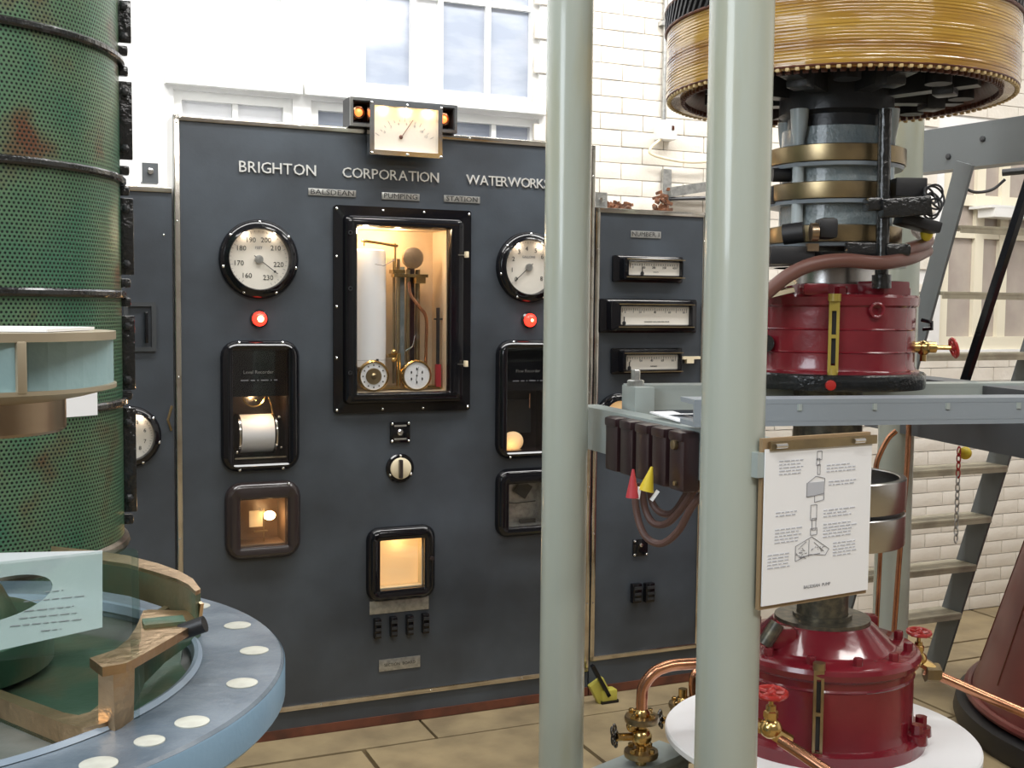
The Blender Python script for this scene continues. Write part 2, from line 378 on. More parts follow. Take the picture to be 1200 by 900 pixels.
    # --- painted bricks on the pier and on the wall behind the ladder
    bk = B().box((0, 0, 0), (.2205, .02, .0715), bev=.003).mesh('brick', M['brick'])
    half = B().box((0, 0, 0), (.10, .02, .066), bev=.003).mesh('brick', M['brick'])
    rest = []; n = 0
    for r_ in range(0, 44):
        z = .04+r_*.075
        s = 1.05+(.1125 if r_ % 2 else 0)
        while s < 4.9:
            if not (3.22 < s < 4.75 and 1.4 < z < 2.68):
                px, py = toproj(PL(s, -.46, z))
                vis = (690 < px < 835 and -10 < py < 245) or (1050 < px < 1215 and 500 < py < 735)
                P = (s, -.002-random.uniform(-.002, .002), z)
                if vis and n < 300: link('brick', bk, wb, P); n += 1
                else: rest.append(P)
            s += .225
    b = B()
    for P in rest: b.box(P, (.2205, .02, .0715))
    stuff(b.obj('bricks', M['brick'], wb))
    struct(B().box((2.95, -.003, 1.66), (3.9, .004, 3.32)).obj('trim_4', M['mortar'], None, PL(0, -.46, 0), A)) if False else None
room()
# ================================================================= CONTROL PANEL
def panel_board(name, label, s0, s1, top, holes, kick, trims, screws):
    t = thing(name, label, 'control panel', PL(0, 0, 0), A)
    B().plate(s0, s1, .035, top, holes, 0, .02).obj('face', M['slate'], t)
    bd = B().box((s0+.006, .10, top/2+.02), (.012, .16, top-.06)).box((s1-.006, .10, top/2+.02), (.012, .16, top-.06)).box(((s0+s1)/2, .10, top-.006), (s1-s0, .16, .012))
    bd.box(((s0+s1)/2, .178, top/2), (s1-s0, .004, top-.04)); bd.obj('side_panel', M['wall'], t)
    B().box(((s0+s1)/2, .09, .018), (s1-s0, .19, .036)).obj('plinth', M['plinthwood'], t)
    wd = .021
    for a in trims:
        if a == 't': bx = ((s0+s1)/2, -.004, top-wd/2, s1-s0, wd)
        if a == 'l': bx = (s0+wd/2, -.004, (top+kick)/2, wd, top-kick)
        if a == 'r': bx = (s1-wd/2, -.004, (top+kick)/2, wd, top-kick)
        if a == 'b': bx = ((s0+s1)/2, -.004, kick+wd/2, s1-s0, wd)
        B().box(bx[:3], (bx[3], .008, bx[4]), bev=.003).obj('trim_strip', M['chrome'], t)
    sm = B().lathe([(.0045, 0), (.004, .0025), (0, .004)], axis='-y', seg=10).mesh('screw', M['bright'])
    for (x, z) in screws: link('screw', sm, t, (x, -.008, z))
    return t
SCREW = B().lathe([(.0055, 0), (.005, .003), (.002, .0055), (0, .0058)], axis='-y', seg=12).mesh('screw', M['bright'])
hl = [(-.015, .36, 1.32, 1.958), (-.484, -.277, 1.065, 1.492), (-.459, -.284, .754, .933), (.613, .82, 1.065, 1.492), (.625, .80, .754, .933), (.079, .263, .544, .742)]
main = panel_board('control_panel', 'large dark slate control panel with metal lettering, in the middle behind the grey-green posts', -.683, 1.012, 2.328, hl, .105, 'tlrb',
                   [(-.673, z) for z in (2.3, 1.95, 1.39, .8, .3)]+[(x, 2.318) for x in (-.66, -.23, .05, .45, .8)]+[(1.002, z) for z in (2.2, 1.7, 1.3, .9, .4)]+[(x, .115) for x in (-.5, -.15, .3, .7)])
def word(body, x0_, x1_, zc, size):
    # spread single letters over the measured width
    ms = [text_mesh(c, size, M['letter'], .003) for c in body]
    ws = [max(v.co.x for v in q.vertices)-min(v.co.x for v in q.vertices) for q in ms]
    for q in ms:
        c = (max(v.co.x for v in q.vertices)+min(v.co.x for v in q.vertices))/2; zz = (max(v.co.z for v in q.vertices)+min(v.co.z for v in q.vertices))/2
        q.transform(Matrix.Translation((-c, 0, -zz)))
    gap = ((x1_-x0_)-sum(ws))/(len(body)-1); x = x0_
    for q, wd in zip(ms, ws):
        link('letter', q, main, (x+wd/2, -.003, zc)); x += wd+gap
word('BRIGHTON', -.452, -.167, 2.158, .058)
word('CORPORATION', -.065, .322, 2.158, .055)
word('WATERWORKS', .438, .80, 2.158, .055)
def nameplate(par, x0_, x1_, z0_, z1_, body, size, sx=1.0, m=M['plate'], ink=M['ink']):
    p = B().box(((x0_+x1_)/2, -.002, (z0_+z1_)/2), (x1_-x0_, .004, z1_-z0_), bev=.001).obj('nameplate', m, par)
    if body: text('lettering', body, size, ink, p, ((x0_+x1_)/2, -.0042, (z0_+z1_)/2), .0005, sx)
    return p
nameplate(main, -.196, -.012, 2.066, 2.092, 'BALSDEAN', .027, 1.3)
nameplate(main, .09, .243, 2.064, 2.091, 'PUMPING', .027, 1.2)
nameplate(main, .344, .497, 2.066, 2.092, 'STATION', .027, 1.2)
nameplate(main, .044, .289, .447, .500, '', .02)
nameplate(main, .083, .254, .215, .262, 'SECTION  BOARD', .017, .95)
def fuse(par, x, z, h=.08, w_=.028):
    f = B().box((x, -.014, z), (w_, .028, h), bev=.005).obj('fuse_holder', M['black'], par)
    B().box((x, -.030, z+h*.28), (w_*.8, .006, .012)).box((x, -.030, z-.002), (w_*.7, .006, .01)).box((x, -.030, z-h*.3), (w_*.7, .006, .01)).obj('clip', M['dark'], f)
for x in (.072, .138, .205, .271): fuse(main, x, .394)
wr_ = panel_board('side_panel_board', 'lower slate panel wing with three edgewise meters, right of the main control panel', 1.018, 1.567, 2.074, [], .148, 'tlrb',
                  [(1.03, z) for z in (1.9, 1.5, 1.1, .7, .4)]+[(1.555, z) for z in (1.95, 1.6, 1.3, .9, .3)])
nameplate(wr_, 1.188, 1.335, 1.955, 1.984, 'NUMBER 1', .027, 1.1)
fuse(wr_, 1.236, .427, .085, .045); fuse(wr_, 1.30, .425, .085, .045)
wl_ = panel_board('side_panel_board', 'slate panel wing seen between the green perforated cylinder and the main panel', -1.24, -.69, 2.071, [], .148, 'tl', [(-.72, 1.9), (-1.2, 1.5)])
B().plate(-.86, -.75, 1.485, 1.66, [(-.845, -.765, 1.50, 1.645)], -.012, 0).obj('cover_plate', M['slate_dk'], wl_)
B().box((-.785, -.018, 1.57), (.012, .03, .11), bev=.003).obj('handle', M['black'], wl_)
B().tube([(-.70, -.002, 1.2), (-.715, -.03, 1.24), (-.70, -.03, 1.29)], .005, 8).obj('hook', M['dullbrass'], wl_)
# --- round gauges
def ptext(par, body, size, x, z, y, m=M['ink'], sx=1.): return text('numeral', body, size, m, par, (x, y, z), .0003, sx)
def gauge(label, s, h, r, nums, needle, title, group=None, rd=None, lamp=True, par_screws=7):
    t = thing('pressure_gauge', label, 'gauge', PL(s, 0, h), A)
    rd = rd or r*.76
    B().lathe([(r, 0), (r, .012), (r*.97, .022), (r*.9, .03), (rd*1.03, .036), (rd, .03), (rd, .002)], axis='-y', seg=48).obj('bezel', M['black'], t)
    dl = B().lathe([(rd+.002, .003), (0, .003)], axis='-y', seg=40).obj('dial', M['dial'], t)
    tk = B()
    n0, n1 = nums[0][1], nums[-1][1]; K = (len(nums)-1)*5
    for k in range(K+1):
        a = R(n0+(n1-n0)*k/K); l_ = .86 if k % 5 == 0 else .9
        tk.bar((rd*.95*cos(a), -.0036, rd*.95*sin(a)), (rd*l_*cos(a), -.0036, rd*l_*sin(a)), .0012, .0006, up=(0, 1, 0))
    stuff(tk.obj('scale_marks', M['greyink'], dl))
    for q, a in nums: ptext(dl, q, rd*.235, rd*.68*cos(R(a)), rd*.68*sin(R(a)), -.0038)
    if title: ptext(dl, title, rd*.12, 0, rd*.38, -.0038, M['greyink'])
    a = R(needle)
    nb = B().tube([(-.2*rd*cos(a), -.010, -.2*rd*sin(a)), (.78*rd*cos(a), -.010, .78*rd*sin(a))], .0015, 6)
    nb.sphere((.66*rd*cos(a), -.010, .66*rd*sin(a)), .0045, 8, (1, .4, 1))
    nb.obj('needle', M['ink'], t)
    B().lathe([(rd*.14, .004), (rd*.14, .012), (0, .014)], axis='-y', seg=16).obj('hub', M['plate'], t)
    B().lathe([(rd, .028), (0, .0281)], axis='-y', seg=32).obj('glass', M['clear'], t)
    if lamp:
        for a in (60, 120): point('gauge_lamp', PL(s+rd*.93*cos(R(a)), .018, h+rd*.93*sin(R(a))), .05, .006, (1, .8, .6))
    for k in range(par_screws):
        a = R(90+360/par_screws*k); link('screw', SCREW, t, (r*.93*cos(a), -.024, r*.93*sin(a)))
    return t
gauge('round gauge with needle pointing to lower right and numbers 160 to 230, on the left', -.382, 1.822, .146,
      [('160', 234), ('170', 192), ('180', 149), ('190', 113), ('200', 69), ('210', 34), ('220', -14), ('230', -63)], -37, 'FEET')
gauge('round gauge with needle pointing to lower left, partly hidden by the middle post', .713, 1.818, .144,
      [('0', 222), ('1', 190), ('2', 155), ('3', 125), ('4', 97), ('5', 65), ('6', 36), ('7', 4), ('8', -38)], 222, 'GALLONS')
g3 = gauge('half-hidden round gauge on the left wing beside the green cylinder', -.845, 1.182, .11,
      [('1', 200), ('2', 160), ('3', 120), ('4', 90), ('5', 60), ('6', 20), ('7', -20), ('8', -50)], 120, '')
# --- red indicator lamps
for s, lab in ((-.382, 'red indicator lamp under the left round gauge, glowing orange'), (.718, 'red indicator lamp under the right round gauge')):
    t = thing('indicator_lamp', lab, 'lamp', PL(s, 0, 1.603), A, 'red lamps on the panel')
    B().lathe([(.034, 0), (.034, .006), (.028, .012), (.026, .012)], axis='-y', seg=24).obj('ring', M['browncase'], t)
    B().lathe([(.027, .008), (.027, .016), (.022, .026), (.013, .032), (0, .034)], axis='-y', seg=24).obj('lens', M['bulb_red'], t)
    B().lathe([(.012 if s < 0 else .006, .0335), (0, .036)], axis='-y', seg=16).obj('bulb', M['bulb_core'], t)
# --- rounded casings
def casing(t, x0_, x1_, z0_, z1_, hx0, hx1, hz0, hz1, r, m=M['black'], dep=.035, screws=(), rin=.006):
    B().skin([rrect(x0_, x1_, z0_, z1_, r, 0), rrect(x0_, x1_, z0_, z1_, r, -dep*.45), rrect(x0_+.008, x1_-.008, z0_+.008, z1_-.008, r*.85, -dep*.8),
              rrect(x0_+.02, x1_-.02, z0_+.02, z1_-.02, r*.6, -dep), rrect(hx0-.006, hx1+.006, hz0-.006, hz1+.006, rin, -dep*.95),
              rrect(hx0, hx1, hz0, hz1, rin*.8, -dep*.8), rrect(hx0, hx1, hz0, hz1, rin*.8, .02)]).obj('casing', m, t)
    for x, z in screws: link('screw', SCREW, t, (x, -dep*.75, z))
def inner(t, x0_, x1_, z0_, z1_, d, m, name='lining'):
    B().box(((x0_+x1_)/2, d, (z0_+z1_)/2), (x1_-x0_, .004, z1_-z0_)).box((x0_, d/2, (z0_+z1_)/2), (.004, d, z1_-z0_)).box((x1_, d/2, (z0_+z1_)/2), (.004, d, z1_-z0_)).box(
        ((x0_+x1_)/2, d/2, z0_), (x1_-x0_, d, .004)).box(((x0_+x1_)/2, d/2, z1_), (x1_-x0_, d, .004)).obj(name, m, t)
def pane(t, x0_, x1_, z0_, z1_, y=-.02): B().box(((x0_+x1_)/2, y, (z0_+z1_)/2), (x1_-x0_, .002, z1_-z0_)).obj('glass', M['clear'], t)
# left chart recorder
def tiny(par, x, z):                     # a line of engraving too small to read in the photograph
    b = B(); u = x-.068
    for l_ in (.028, .016, .006, .028, .005, .012):
        b.box((u+l_/2, -.0025, z), (l_, .0006, .0045)); u += l_+.008
    stuff(b.obj('engraved_line', M['greyink'], par))
t = thing('chart_recorder', 'tall black chart recorder with lit paper roll, left of the central cabinet', 'recorder', PL(0, 0, 0), A)
casing(t, -.524, -.235, 1.038, 1.523, -.484, -.277, 1.065, 1.492, .06, screws=[(-.46, 1.515), (-.30, 1.515), (-.46, 1.046), (-.30, 1.046), (-.262, 1.33), (-.262, 1.27)])
inner(t, -.482, -.279, 1.067, 1.49, .13, M['browncase'])
q = B().box((-.38, .0, 1.40), (.20, .004, .17)).obj('nameplate', M['black'], t)
text('lettering', 'Level Recorder', .018, M['plate'], q, (-.385, -.0025, 1.405), .0003)
tiny(q, -.382, 1.375)
q = B().lathe([(.043, 0), (.043, .006), (.038, .006), (.038, 0)], c=(-.395, .04, 1.315), axis='-y', seg=32).obj('dial_ring', M['brass'], t)
B().sphere((-.39, .035, 1.297), .004, 8).obj('pin', M['brass'], q)
B().tube([(-.345, .02, 1.315), (-.335, .015, 1.285), (-.33, .01, 1.25)], .0028, 8).sphere((-.329, .01, 1.245), .006, 8).obj('pen_arm', M['brass'], t)
pr = B().lathe([(.072, 0), (.072, .122)], c=(-.444, .075, 1.17), rot=Matrix.Rotation(pi/2, 3, 'Y'), seg=40).obj('paper_roll', M['white'], t)
for k in range(16):
    a = R(-100-k*11); B().box((-.436, .075+.0725*sin(a)*-1*-1, 1.17+.0725*cos(a)), (.002, .002, .002)).obj('perforation', M['greyink'], pr) if False else None
B().lathe([(.079, 0), (.079, .007), (0, .007)], c=(-.455, .075, 1.17), rot=Matrix.Rotation(pi/2, 3, 'Y'), seg=32).lathe([(.079, 0), (.079, .006), (0, .006)], c=(-.318, .075, 1.17), rot=Matrix.Rotation(pi/2, 3, 'Y'), seg=32).obj('spool', M['chrome'], t)
B().box((-.38, -.012, 1.087), (.19, .008, .006)).sphere((-.468, -.014, 1.11), .006, 8).sphere((-.30, .0, 1.12), .005, 8).sphere((-.305, .01, 1.235), .006, 8).obj('bar', M['chrome'], t)
pane(t, -.484, -.277, 1.065, 1.492)
point('recorder_lamp', PL(-.365, -.012, 1.295), .55, .01, (1, .62, .3))
# right chart recorder (mostly behind the post)
t = thing('chart_recorder', 'tall black chart recorder with an orange glow at its foot, cut by the middle post', 'recorder', PL(0, 0, 0), A)
casing(t, .572, .861, 1.038, 1.523, .613, .82, 1.065, 1.492, .06, screws=[(.64, 1.515), (.79, 1.515), (.63, 1.046), (.79, 1.046)])
inner(t, .615, .818, 1.067, 1.49, .13, M['browncase'])
q = B().box((.716, .0, 1.40), (.20, .004, .17)).obj('nameplate', M['black'], t)
text('lettering', 'Flow Recorder', .018, M['plate'], q, (.716, -.0025, 1.395), .0003)
tiny(q, .716, 1.355)
B().sphere((.672, .05, 1.10), .05, 20, (1, .35, .85)).obj('reflector', M['litscreen'], t)
B().tube([(.74, .03, 1.30), (.735, .02, 1.24)], .003, 8).obj('pen_arm', M['copper'], t)
B().box((.716, .1, 1.2), (.12, .01, .14)).obj('chart', M['dark'], t)
pane(t, .613, .82, 1.065, 1.492)
point('recorder_lamp', PL(.655, .0, 1.085), .10, .01, (1, .55, .2))
# small window instruments
t = thing('instrument_window', 'small dark-framed window with a bright lamp inside, below the left chart recorder', 'instrument', PL(0, 0, 0), A)
casing(t, -.512, -.232, .707, .997, -.459, -.284, .754, .933, .06, M['browncase'], screws=[(-.28, .985)])
inner(t, -.457, -.286, .756, .931, .13, M['darklining'])
q = B().box((-.385, .06, .845), (.05, .004, .062)).obj('reflector', M['cream'], t)
B().sphere((-.335, .05, .856), .018, 16, (1.3, 1, 1)).obj('bulb', M['bulb_warm'], t)
B().box((-.358, .045, .815), (.003, .003, .14)).box((-.37, .04, .80), (.05, .02, .004)).obj('bracket', M['dullbrass'], t)
B().lathe([(.006, 0), (.006, .004), (.004, .004)], c=(-.375, .03, .885), axis='-y', seg=12).obj('pin', M['plate'], t)
pane(t, -.459, -.284, .754, .933)
point('instrument_lamp', PL(-.335, .01, .856), .28, .015, (1, .58, .25))
t = thing('instrument_window', 'small unlit grey window in a black frame, low beside the middle post', 'instrument', PL(0, 0, 0), A)
casing(t, .575, .86, .716, .995, .625, .80, .754, .935, .05)
inner(t, .627, .798, .756, .931, .06, M['plate'])
B().tube([(.63, .05, .85), (.68, .045, .842), (.78, .05, .846)], .002, 6).box((.72, .045, .90), (.06, .01, .06), Matrix.Rotation(.6, 3, 'Y')).box((.74, .04, .765), (.07, .01, .02)).obj('mechanism', M['dark'], t)
pane(t, .625, .80, .754, .935)
t = thing('instrument_window', 'square window glowing plain amber in a black frame, low in the middle', 'instrument', PL(0, 0, 0), A)
casing(t, .03, .31, .498, .791, .079, .263, .544, .742, .05, M['black'])
inner(t, .081, .261, .546, .740, .05, M['cream'])
B().box((.171, .045, .643), (.178, .003, .19)).obj('screen', M['litscreen'], t)
B().lathe([(.009, 0), (.009, .01), (0, .012)], c=(.288, -.034, .66), axis='-y', seg=12).obj('knob', M['browncase'], t)
pane(t, .079, .263, .544, .742)
point('instrument_lamp', PL(.171, .0, .728), .16, .01, (1, .68, .32))
# square push plate and brass knob
t = thing('push_button_plate', 'small square black plate with a push button under the central cabinet', 'switch', PL(.166, 0, 1.162), A)
B().box((0, -.004, 0), (.082, .008, .082), bev=.002).obj('plate', M['black'], t)
B().lathe([(.012, 0), (.012, .012), (.008, .016), (0, .016)], axis='-y', seg=16).obj('button', M['bright'], t)
for a in (-1, 1):
    for c in (-1, 1): link('screw', SCREW, t, (a*.034, -.008, c*.034))
B().box((0, -.009, .026), (.05, .001, .007)).box((0, -.009, -.026), (.05, .001, .007)).obj('lettering', M['plate'], t)
t = thing('rotary_switch', 'round polished switch knob on a black disc below the push button', 'switch', PL(.166, 0, 1.021), A)
B().lathe([(.057, 0), (.057, .008), (.052, .013), (0, .013)], axis='-y', seg=36).obj('backplate', M['black'], t)
B().lathe([(.042, .012), (.042, .02), (.036, .024), (0, .024)], axis='-y', seg=32).obj('dial_plate', M['cream'], t)
B().box((-.006, -.034, .0), (.014, .022, .074), bev=.004).obj('knob', M['browncase'], t)
for a in (90, 210, 330): link('screw', SCREW, t, (.049*cos(R(a)), -.012, .049*sin(R(a))))
# --- central cabinet
t = thing('instrument_cabinet', 'big black-framed glazed cabinet lit inside, with drum and clocks, panel centre', 'cabinet', PL(0, 0, 0), A)
X0, X1, Z0, Z1 = -.102, .457, 1.243, 2.034
B().skin([rrect(X0, X1, Z0, Z1, .012, 0), rrect(X0, X1, Z0, Z1, .012, -.012), rrect(X0+.035, X1-.035, Z0+.035, Z1-.035, .02, -.014), rrect(X0+.04, X1-.04, Z0+.04, Z1-.04, .02, -.032),
          rrect(X0+.05, X1-.05, Z0+.05, Z1-.05, .02, -.038), rrect(X0+.062, X1-.062, Z0+.062, Z1-.062, .015, -.040), rrect(-.02, .365, 1.315, 1.963, .006, -.040), rrect(-.015, .36, 1.32, 1.958, .006, -.032), rrect(-.015, .36, 1.32, 1.958, .006, .02)]).obj('door', M['black'], t)
for x in (-.09, .092, .258, .447):
    link('screw', SCREW, t, (x, -.012, 2.02)); link('screw', SCREW, t, (x, -.012, 1.256))
for z in (1.84, 1.65, 1.455): link('screw', SCREW, t, (-.09, -.012, z))
for z in (1.86, 1.43):
    q = B().box((.425, -.045, z), (.012, .022, .024), bev=.002).obj('latch', M['cream'], t)
    B().box((.405, -.041, z-.002), (.03, .003, .004)).obj('latch_arm', M['bright'], q)
for z in (1.93, 1.40, 1.72): B().lathe([(.008, 0), (.008, .004), (.005, .004)], c=(-.045, -.040, z), axis='-y', seg=12).obj('hole_ring', M['dark'], t)
inner(t, -.013, .358, 1.322, 1.956, .16, M['cabwall'])
pane(t, -.015, .36, 1.32, 1.958)
pj = B().lathe([(.0, 0), (.083, 0), (.083, .45), (.079, .455), (0, .455)], c=(.050, .09, 1.418), seg=40).obj('chart_drum', M['white'], t)
B().box((.055, .003, 1.445), (.12, .002, .001)).box((.075, .001, 1.442), (.01, .002, .016)).obj('pointer', M['ink'], pj)
B().tube([(.16, .06, 1.35), (.16, .06, 1.84)], .005, 10).tube([(.175, .05, 1.35), (.175, .05, 1.84)], .007, 10).tube([(.215, .05, 1.36), (.215, .05, 1.80)], .008, 10).tube([(.262, .07, 1.36), (.262, .07, 1.80)], .010, 10).obj('rod', M['dullbrass'], t)
B().box((.193, .08, 1.58), (.03, .02, .46)).obj('glass_column', M['greybody'], t)
B().box((.24, .09, 1.60), (.025, .02, .42)).obj('rail', M['bakelite'], t)
B().box((.222, .05, 1.775), (.14, .04, .012)).box((.17, .05, 1.79), (.05, .05, .014)).box((.26, .05, 1.76), (.04, .05, .03)).obj('bracket', M['brass'], t)
B().tube([(.16, .045, 1.79), (.16, .045, 1.90)], .004, 8).tube([(.17, .045, 1.89), (.02, .03, 1.905)], .006, 8).tube([(.03, .03, 1.905), (.03, .03, 1.885)], .003, 8).obj('arm', M['brass'], t)
B().lathe([(.042, 0), (.042, .02), (.036, .022), (0, .022)], c=(.232, .055, 1.845), axis='-y', seg=32).obj('pulley', M['bronze'], t)
B().tube(smooth([(.212, .03, 1.75), (.218, .025, 1.70), (.25, .02, 1.655), (.284, .03, 1.61), (.288, .04, 1.5), (.288, .05, 1.35)], 5), .0065, 10).obj('pipe', M['copper'], t)
B().tube(smooth([(.20, .03, 1.48), (.225, .02, 1.50), (.235, .02, 1.54)], 4), .003, 8).obj('curved_lever', M['bright'], t)
B().tube([(.065, .0, 1.815), (.10, .0, 1.81), (.15, .02, 1.835)], .0018, 6).obj('pen_arm', M['greyink'], t)
B().box((.338, .04, 1.52), (.012, .01, .26)).box((.338, .038, 1.605), (.035, .006, .006)).obj('black_bar', M['ink'], t)
B().box((.337, .035, 1.38), (.02, .02, .09)).obj('red_bar', M['redtag'], t)
B().box((.155, .05, 1.46), (.05, .03, .014)).sphere((.15, .03, 1.475), .012, 10).sphere((.15, .03, 1.445), .01, 10).cyl((.17, .03, 1.34), (.17, .03, 1.47), .009).box((.2, .06, 1.335), (.3, .06, .012)).obj('valve_block', M['brass'], t)
def clock(x, z, inner_dark, parent):
    c = B().lathe([(.062, 0), (.062, .028), (.057, .034), (.053, .034), (.053, .028)], c=(x, .03, z), axis='-y', seg=36).obj('clock_case', M['brass'], parent)
    B().lathe([(.053, .03), (0, .03)], c=(x, .03, z), axis='-y', seg=32).obj('clock_face', M['white'], c)
    if inner_dark: B().lathe([(.032, .031), (.030, .034), (.012, .033), (.006, .038), (0, .038)], c=(x, .03, z), axis='-y', seg=24).obj('movement', M['dullbrass'], c)
    mk = B()
    for k in range(12 if inner_dark else 6):
        a = R(k*30 if inner_dark else k*60+30); rr = .043 if inner_dark else .026
        mk.sphere((x+rr*cos(a), -.001, z+rr*sin(a)), .0032 if inner_dark else .005, 6, (1, .3, 1) if inner_dark else (.7, .3, 1.2))
    if not inner_dark: mk.sphere((x, -.001, z), .004, 6, (1, .3, 1)); mk.bar((x-.004, -.002, z-.02), (x+.007, -.002, z+.035), .001, .001, (0, 1, 0))
    stuff(mk.obj('markings', M['ink'], c))
clock(.06, 1.383, True, t); clock(.236, 1.383, False, t)
point('cabinet_lamp', PL(.17, -.04, 1.942), 1.1, .015, (1, .72, .42))
point('cabinet_lamp', PL(.03, .002, 1.938), 2.0, .01, (1, .80, .56))
# --- clock unit on top edge
t = thing('panel_clock', 'lit rectangular dial in a chrome frame on the top edge of the main panel', 'clock', PL(0, 0, 0), A)
B().plate(-.045, .385, 2.330, 2.437, [(-.03, .37, 2.345, 2.422)], -.032, .06).box((.17, .06, 2.384), (.43, .006, .107)).obj('housing', M['blackrub'], t)
B().plate(-.045, .385, 2.330, 2.437, [(-.034, .374, 2.341, 2.426)], -.037, -.031).obj('housing_rim', M['bright'], t)
B().box((.17, .03, 2.384), (.40, .01, .077)).obj('back', M['black'], t)
for s in (.0, .342):
    q = B().lathe([(.024, 0), (.024, .01), (.018, .012), (.018, 0)], c=(s-.004, -.004, 2.385), axis='-y', seg=20).obj('lamp_ring', M['copper'], t)
    B().sphere((s-.004, -.008, 2.385), .016, 14).obj('bulb', M['bulb_orange'], q)
B().plate(.022, .312, 2.224, 2.425, [(.040, .294, 2.242, 2.407)], -.070, -.036).obj('frame', M['bright'], t)
dl = B().box((.1675, -.041, 2.3235), (.256, .004, .167)).obj('dial', M['dial'], t)
mk = B()
for k in range(13):
    a = R(150-k*10); c = V((.1685, -.0435, 2.24)); dr = V((cos(a), 0, sin(a))); mk.bar(c+dr*.118, c+dr*(.135 if k % 3 == 0 else .127), .0015, .001, (0, 1, 0))
stuff(mk.obj('scale_marks', M['greyink'], dl))
for k, a in enumerate((140, 122, 104, 86, 68, 50, 36)): text('numeral', str(k*2), .014, M['greyink'], dl, (.1685+.105*cos(R(a)), -.0435, 2.245+.105*sin(R(a))), .0003)
B().bar((.155, -.047, 2.30), (.20, -.047, 2.365), .002, .002, (0, 1, 0)).sphere((.152, -.047, 2.298), .008, 8, (1, .4, 1)).obj('hand', M['hose'], t)
B().box((.1675, -.066, 2.3235), (.250, .002, .159)).obj('glass', M['clear'], t)
for s in (.03, .17, .307):
    for z in (2.23, 2.416): link('screw', SCREW, t, (s, -.070, z))
for s in (.08, .17, .26): point('clock_lamp', PL(s, .058, 2.400), .2, .004, (1, .66, .32))
# --- edgewise meters on the right wing
for i, (x0_, x1_, z0_, z1_, a0, a1, b0, b1, ttl, lab) in enumerate((
        (1.100, 1.442, 1.766, 1.878, 1.157, 1.411, 1.797, 1.852, 'VOLTS', 'topmost of the three edgewise meters on the right wing'),
        (1.041, 1.516, 1.552, 1.695, 1.123, 1.463, 1.587, 1.663, 'HUNDRED GALLONS PER HOUR', 'widest edgewise meter, the middle one of three on the right wing'),
        (1.100, 1.446, 1.377, 1.487, 1.152, 1.411, 1.397, 1.457, 'AMPERES', 'lowest edgewise meter, just above the grey-green beam'))):
    t = thing('edgewise_meter', lab, 'meter', PL(0, 0, 0), A, 'edgewise meters on the right wing')
    B().skin([rrect(x0_, x1_, z0_, z1_, .008, 0), rrect(x0_, x1_, z0_, z1_, .008, -.012), rrect(x0_+.03, x1_-.03, z0_+.008, z1_-.008, .008, -.016), rrect(x0_+.035, x1_-.03, z0_+.01, z1_-.01, .008, -.05),
              rrect(a0-.006, a1+.006, b0-.004, b1+.004, .004, -.055), rrect(a0, a1, b0, b1, .003, -.045), rrect(a0, a1, b0, b1, .003, -.03)]).obj('casing', M['black'], t)
    B().box(((a0+a1)/2, -.056, b1+.010), (a1-a0+.03, .004, .004)).box(((a0+a1)/2, -.056, b0-.010), (a1-a0+.03, .004, .004)).obj('trim', M['dullbrass'], t)
    dl = B().box(((a0+a1)/2, -.032, (b0+b1)/2), (a1-a0, .004, b1-b0)).obj('scale_plate', M['dial'], t)
    mk = B(); nn = 30 if i == 1 else 20
    for k in range(nn+1):
        x = a0+.012+(a1-a0-.024)*k/nn; mk.box((x, -.0345, b1-(.012 if k % 5 else .016)), (.0012, .001, .008 if k % 5 else .02))
    stuff(mk.obj('scale_marks', M['ink'], dl))
    for k in range(5): text('numeral', str(k*(100 if i == 0 else 20)), .013, M['ink'], dl, (a0+.025+(a1-a0-.05)*k/4, -.0345, b1-.024), .0003)
    text('lettering', ttl, .0085, M['ink'], dl, ((a0+a1)/2+.01, -.0345, b0+.012), .0003)
    xx = a0+(.07, .02, .02)[i]; B().box((xx, -.037, b0+.018), (.003, .002, .03)).lathe([(.009, 0), (0, .003)], c=(xx, -.036, b0+.006), axis='-y', seg=10).obj('pointer', M['ink'], t)
t = B().box((1.49, -.012, 1.443), (.09, .02, .012)).box((1.484, -.012, 1.428), (.035, .02, .018)).obj('label_holder', M['cream'], None, PL(0, 0, 0), A)
tag(t, 'small cream T-shaped label beside the lowest edgewise meter', 'label')
t = thing('pressure_gauge', 'dark round gauge with orange glow half hidden above the channel beam, right wing', 'gauge', PL(1.135, 0, 1.19), A)
B().lathe([(.105, 0), (.105, .02), (.09, .032), (.075, .034), (.073, .02)], axis='-y', seg=36).obj('bezel', M['black'], t)
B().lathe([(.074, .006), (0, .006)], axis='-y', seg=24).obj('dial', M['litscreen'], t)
t = thing('push_button_plate', 'small square black plate below the hanging brown cables', 'switch', PL(1.258, 0, .623), A)
B().box((0, -.004, 0), (.072, .008, .072), bev=.002).obj('plate', M['black'], t)
B().lathe([(.008, 0), (.008, .014), (0, .016)], c=(0, 0, .012), axis='-y', seg=14).obj('button', M['bright'], t)
for a in (-1, 1):
    for c in (-1, 1): link('screw', SCREW, t, (a*.03, -.008, c*.03))
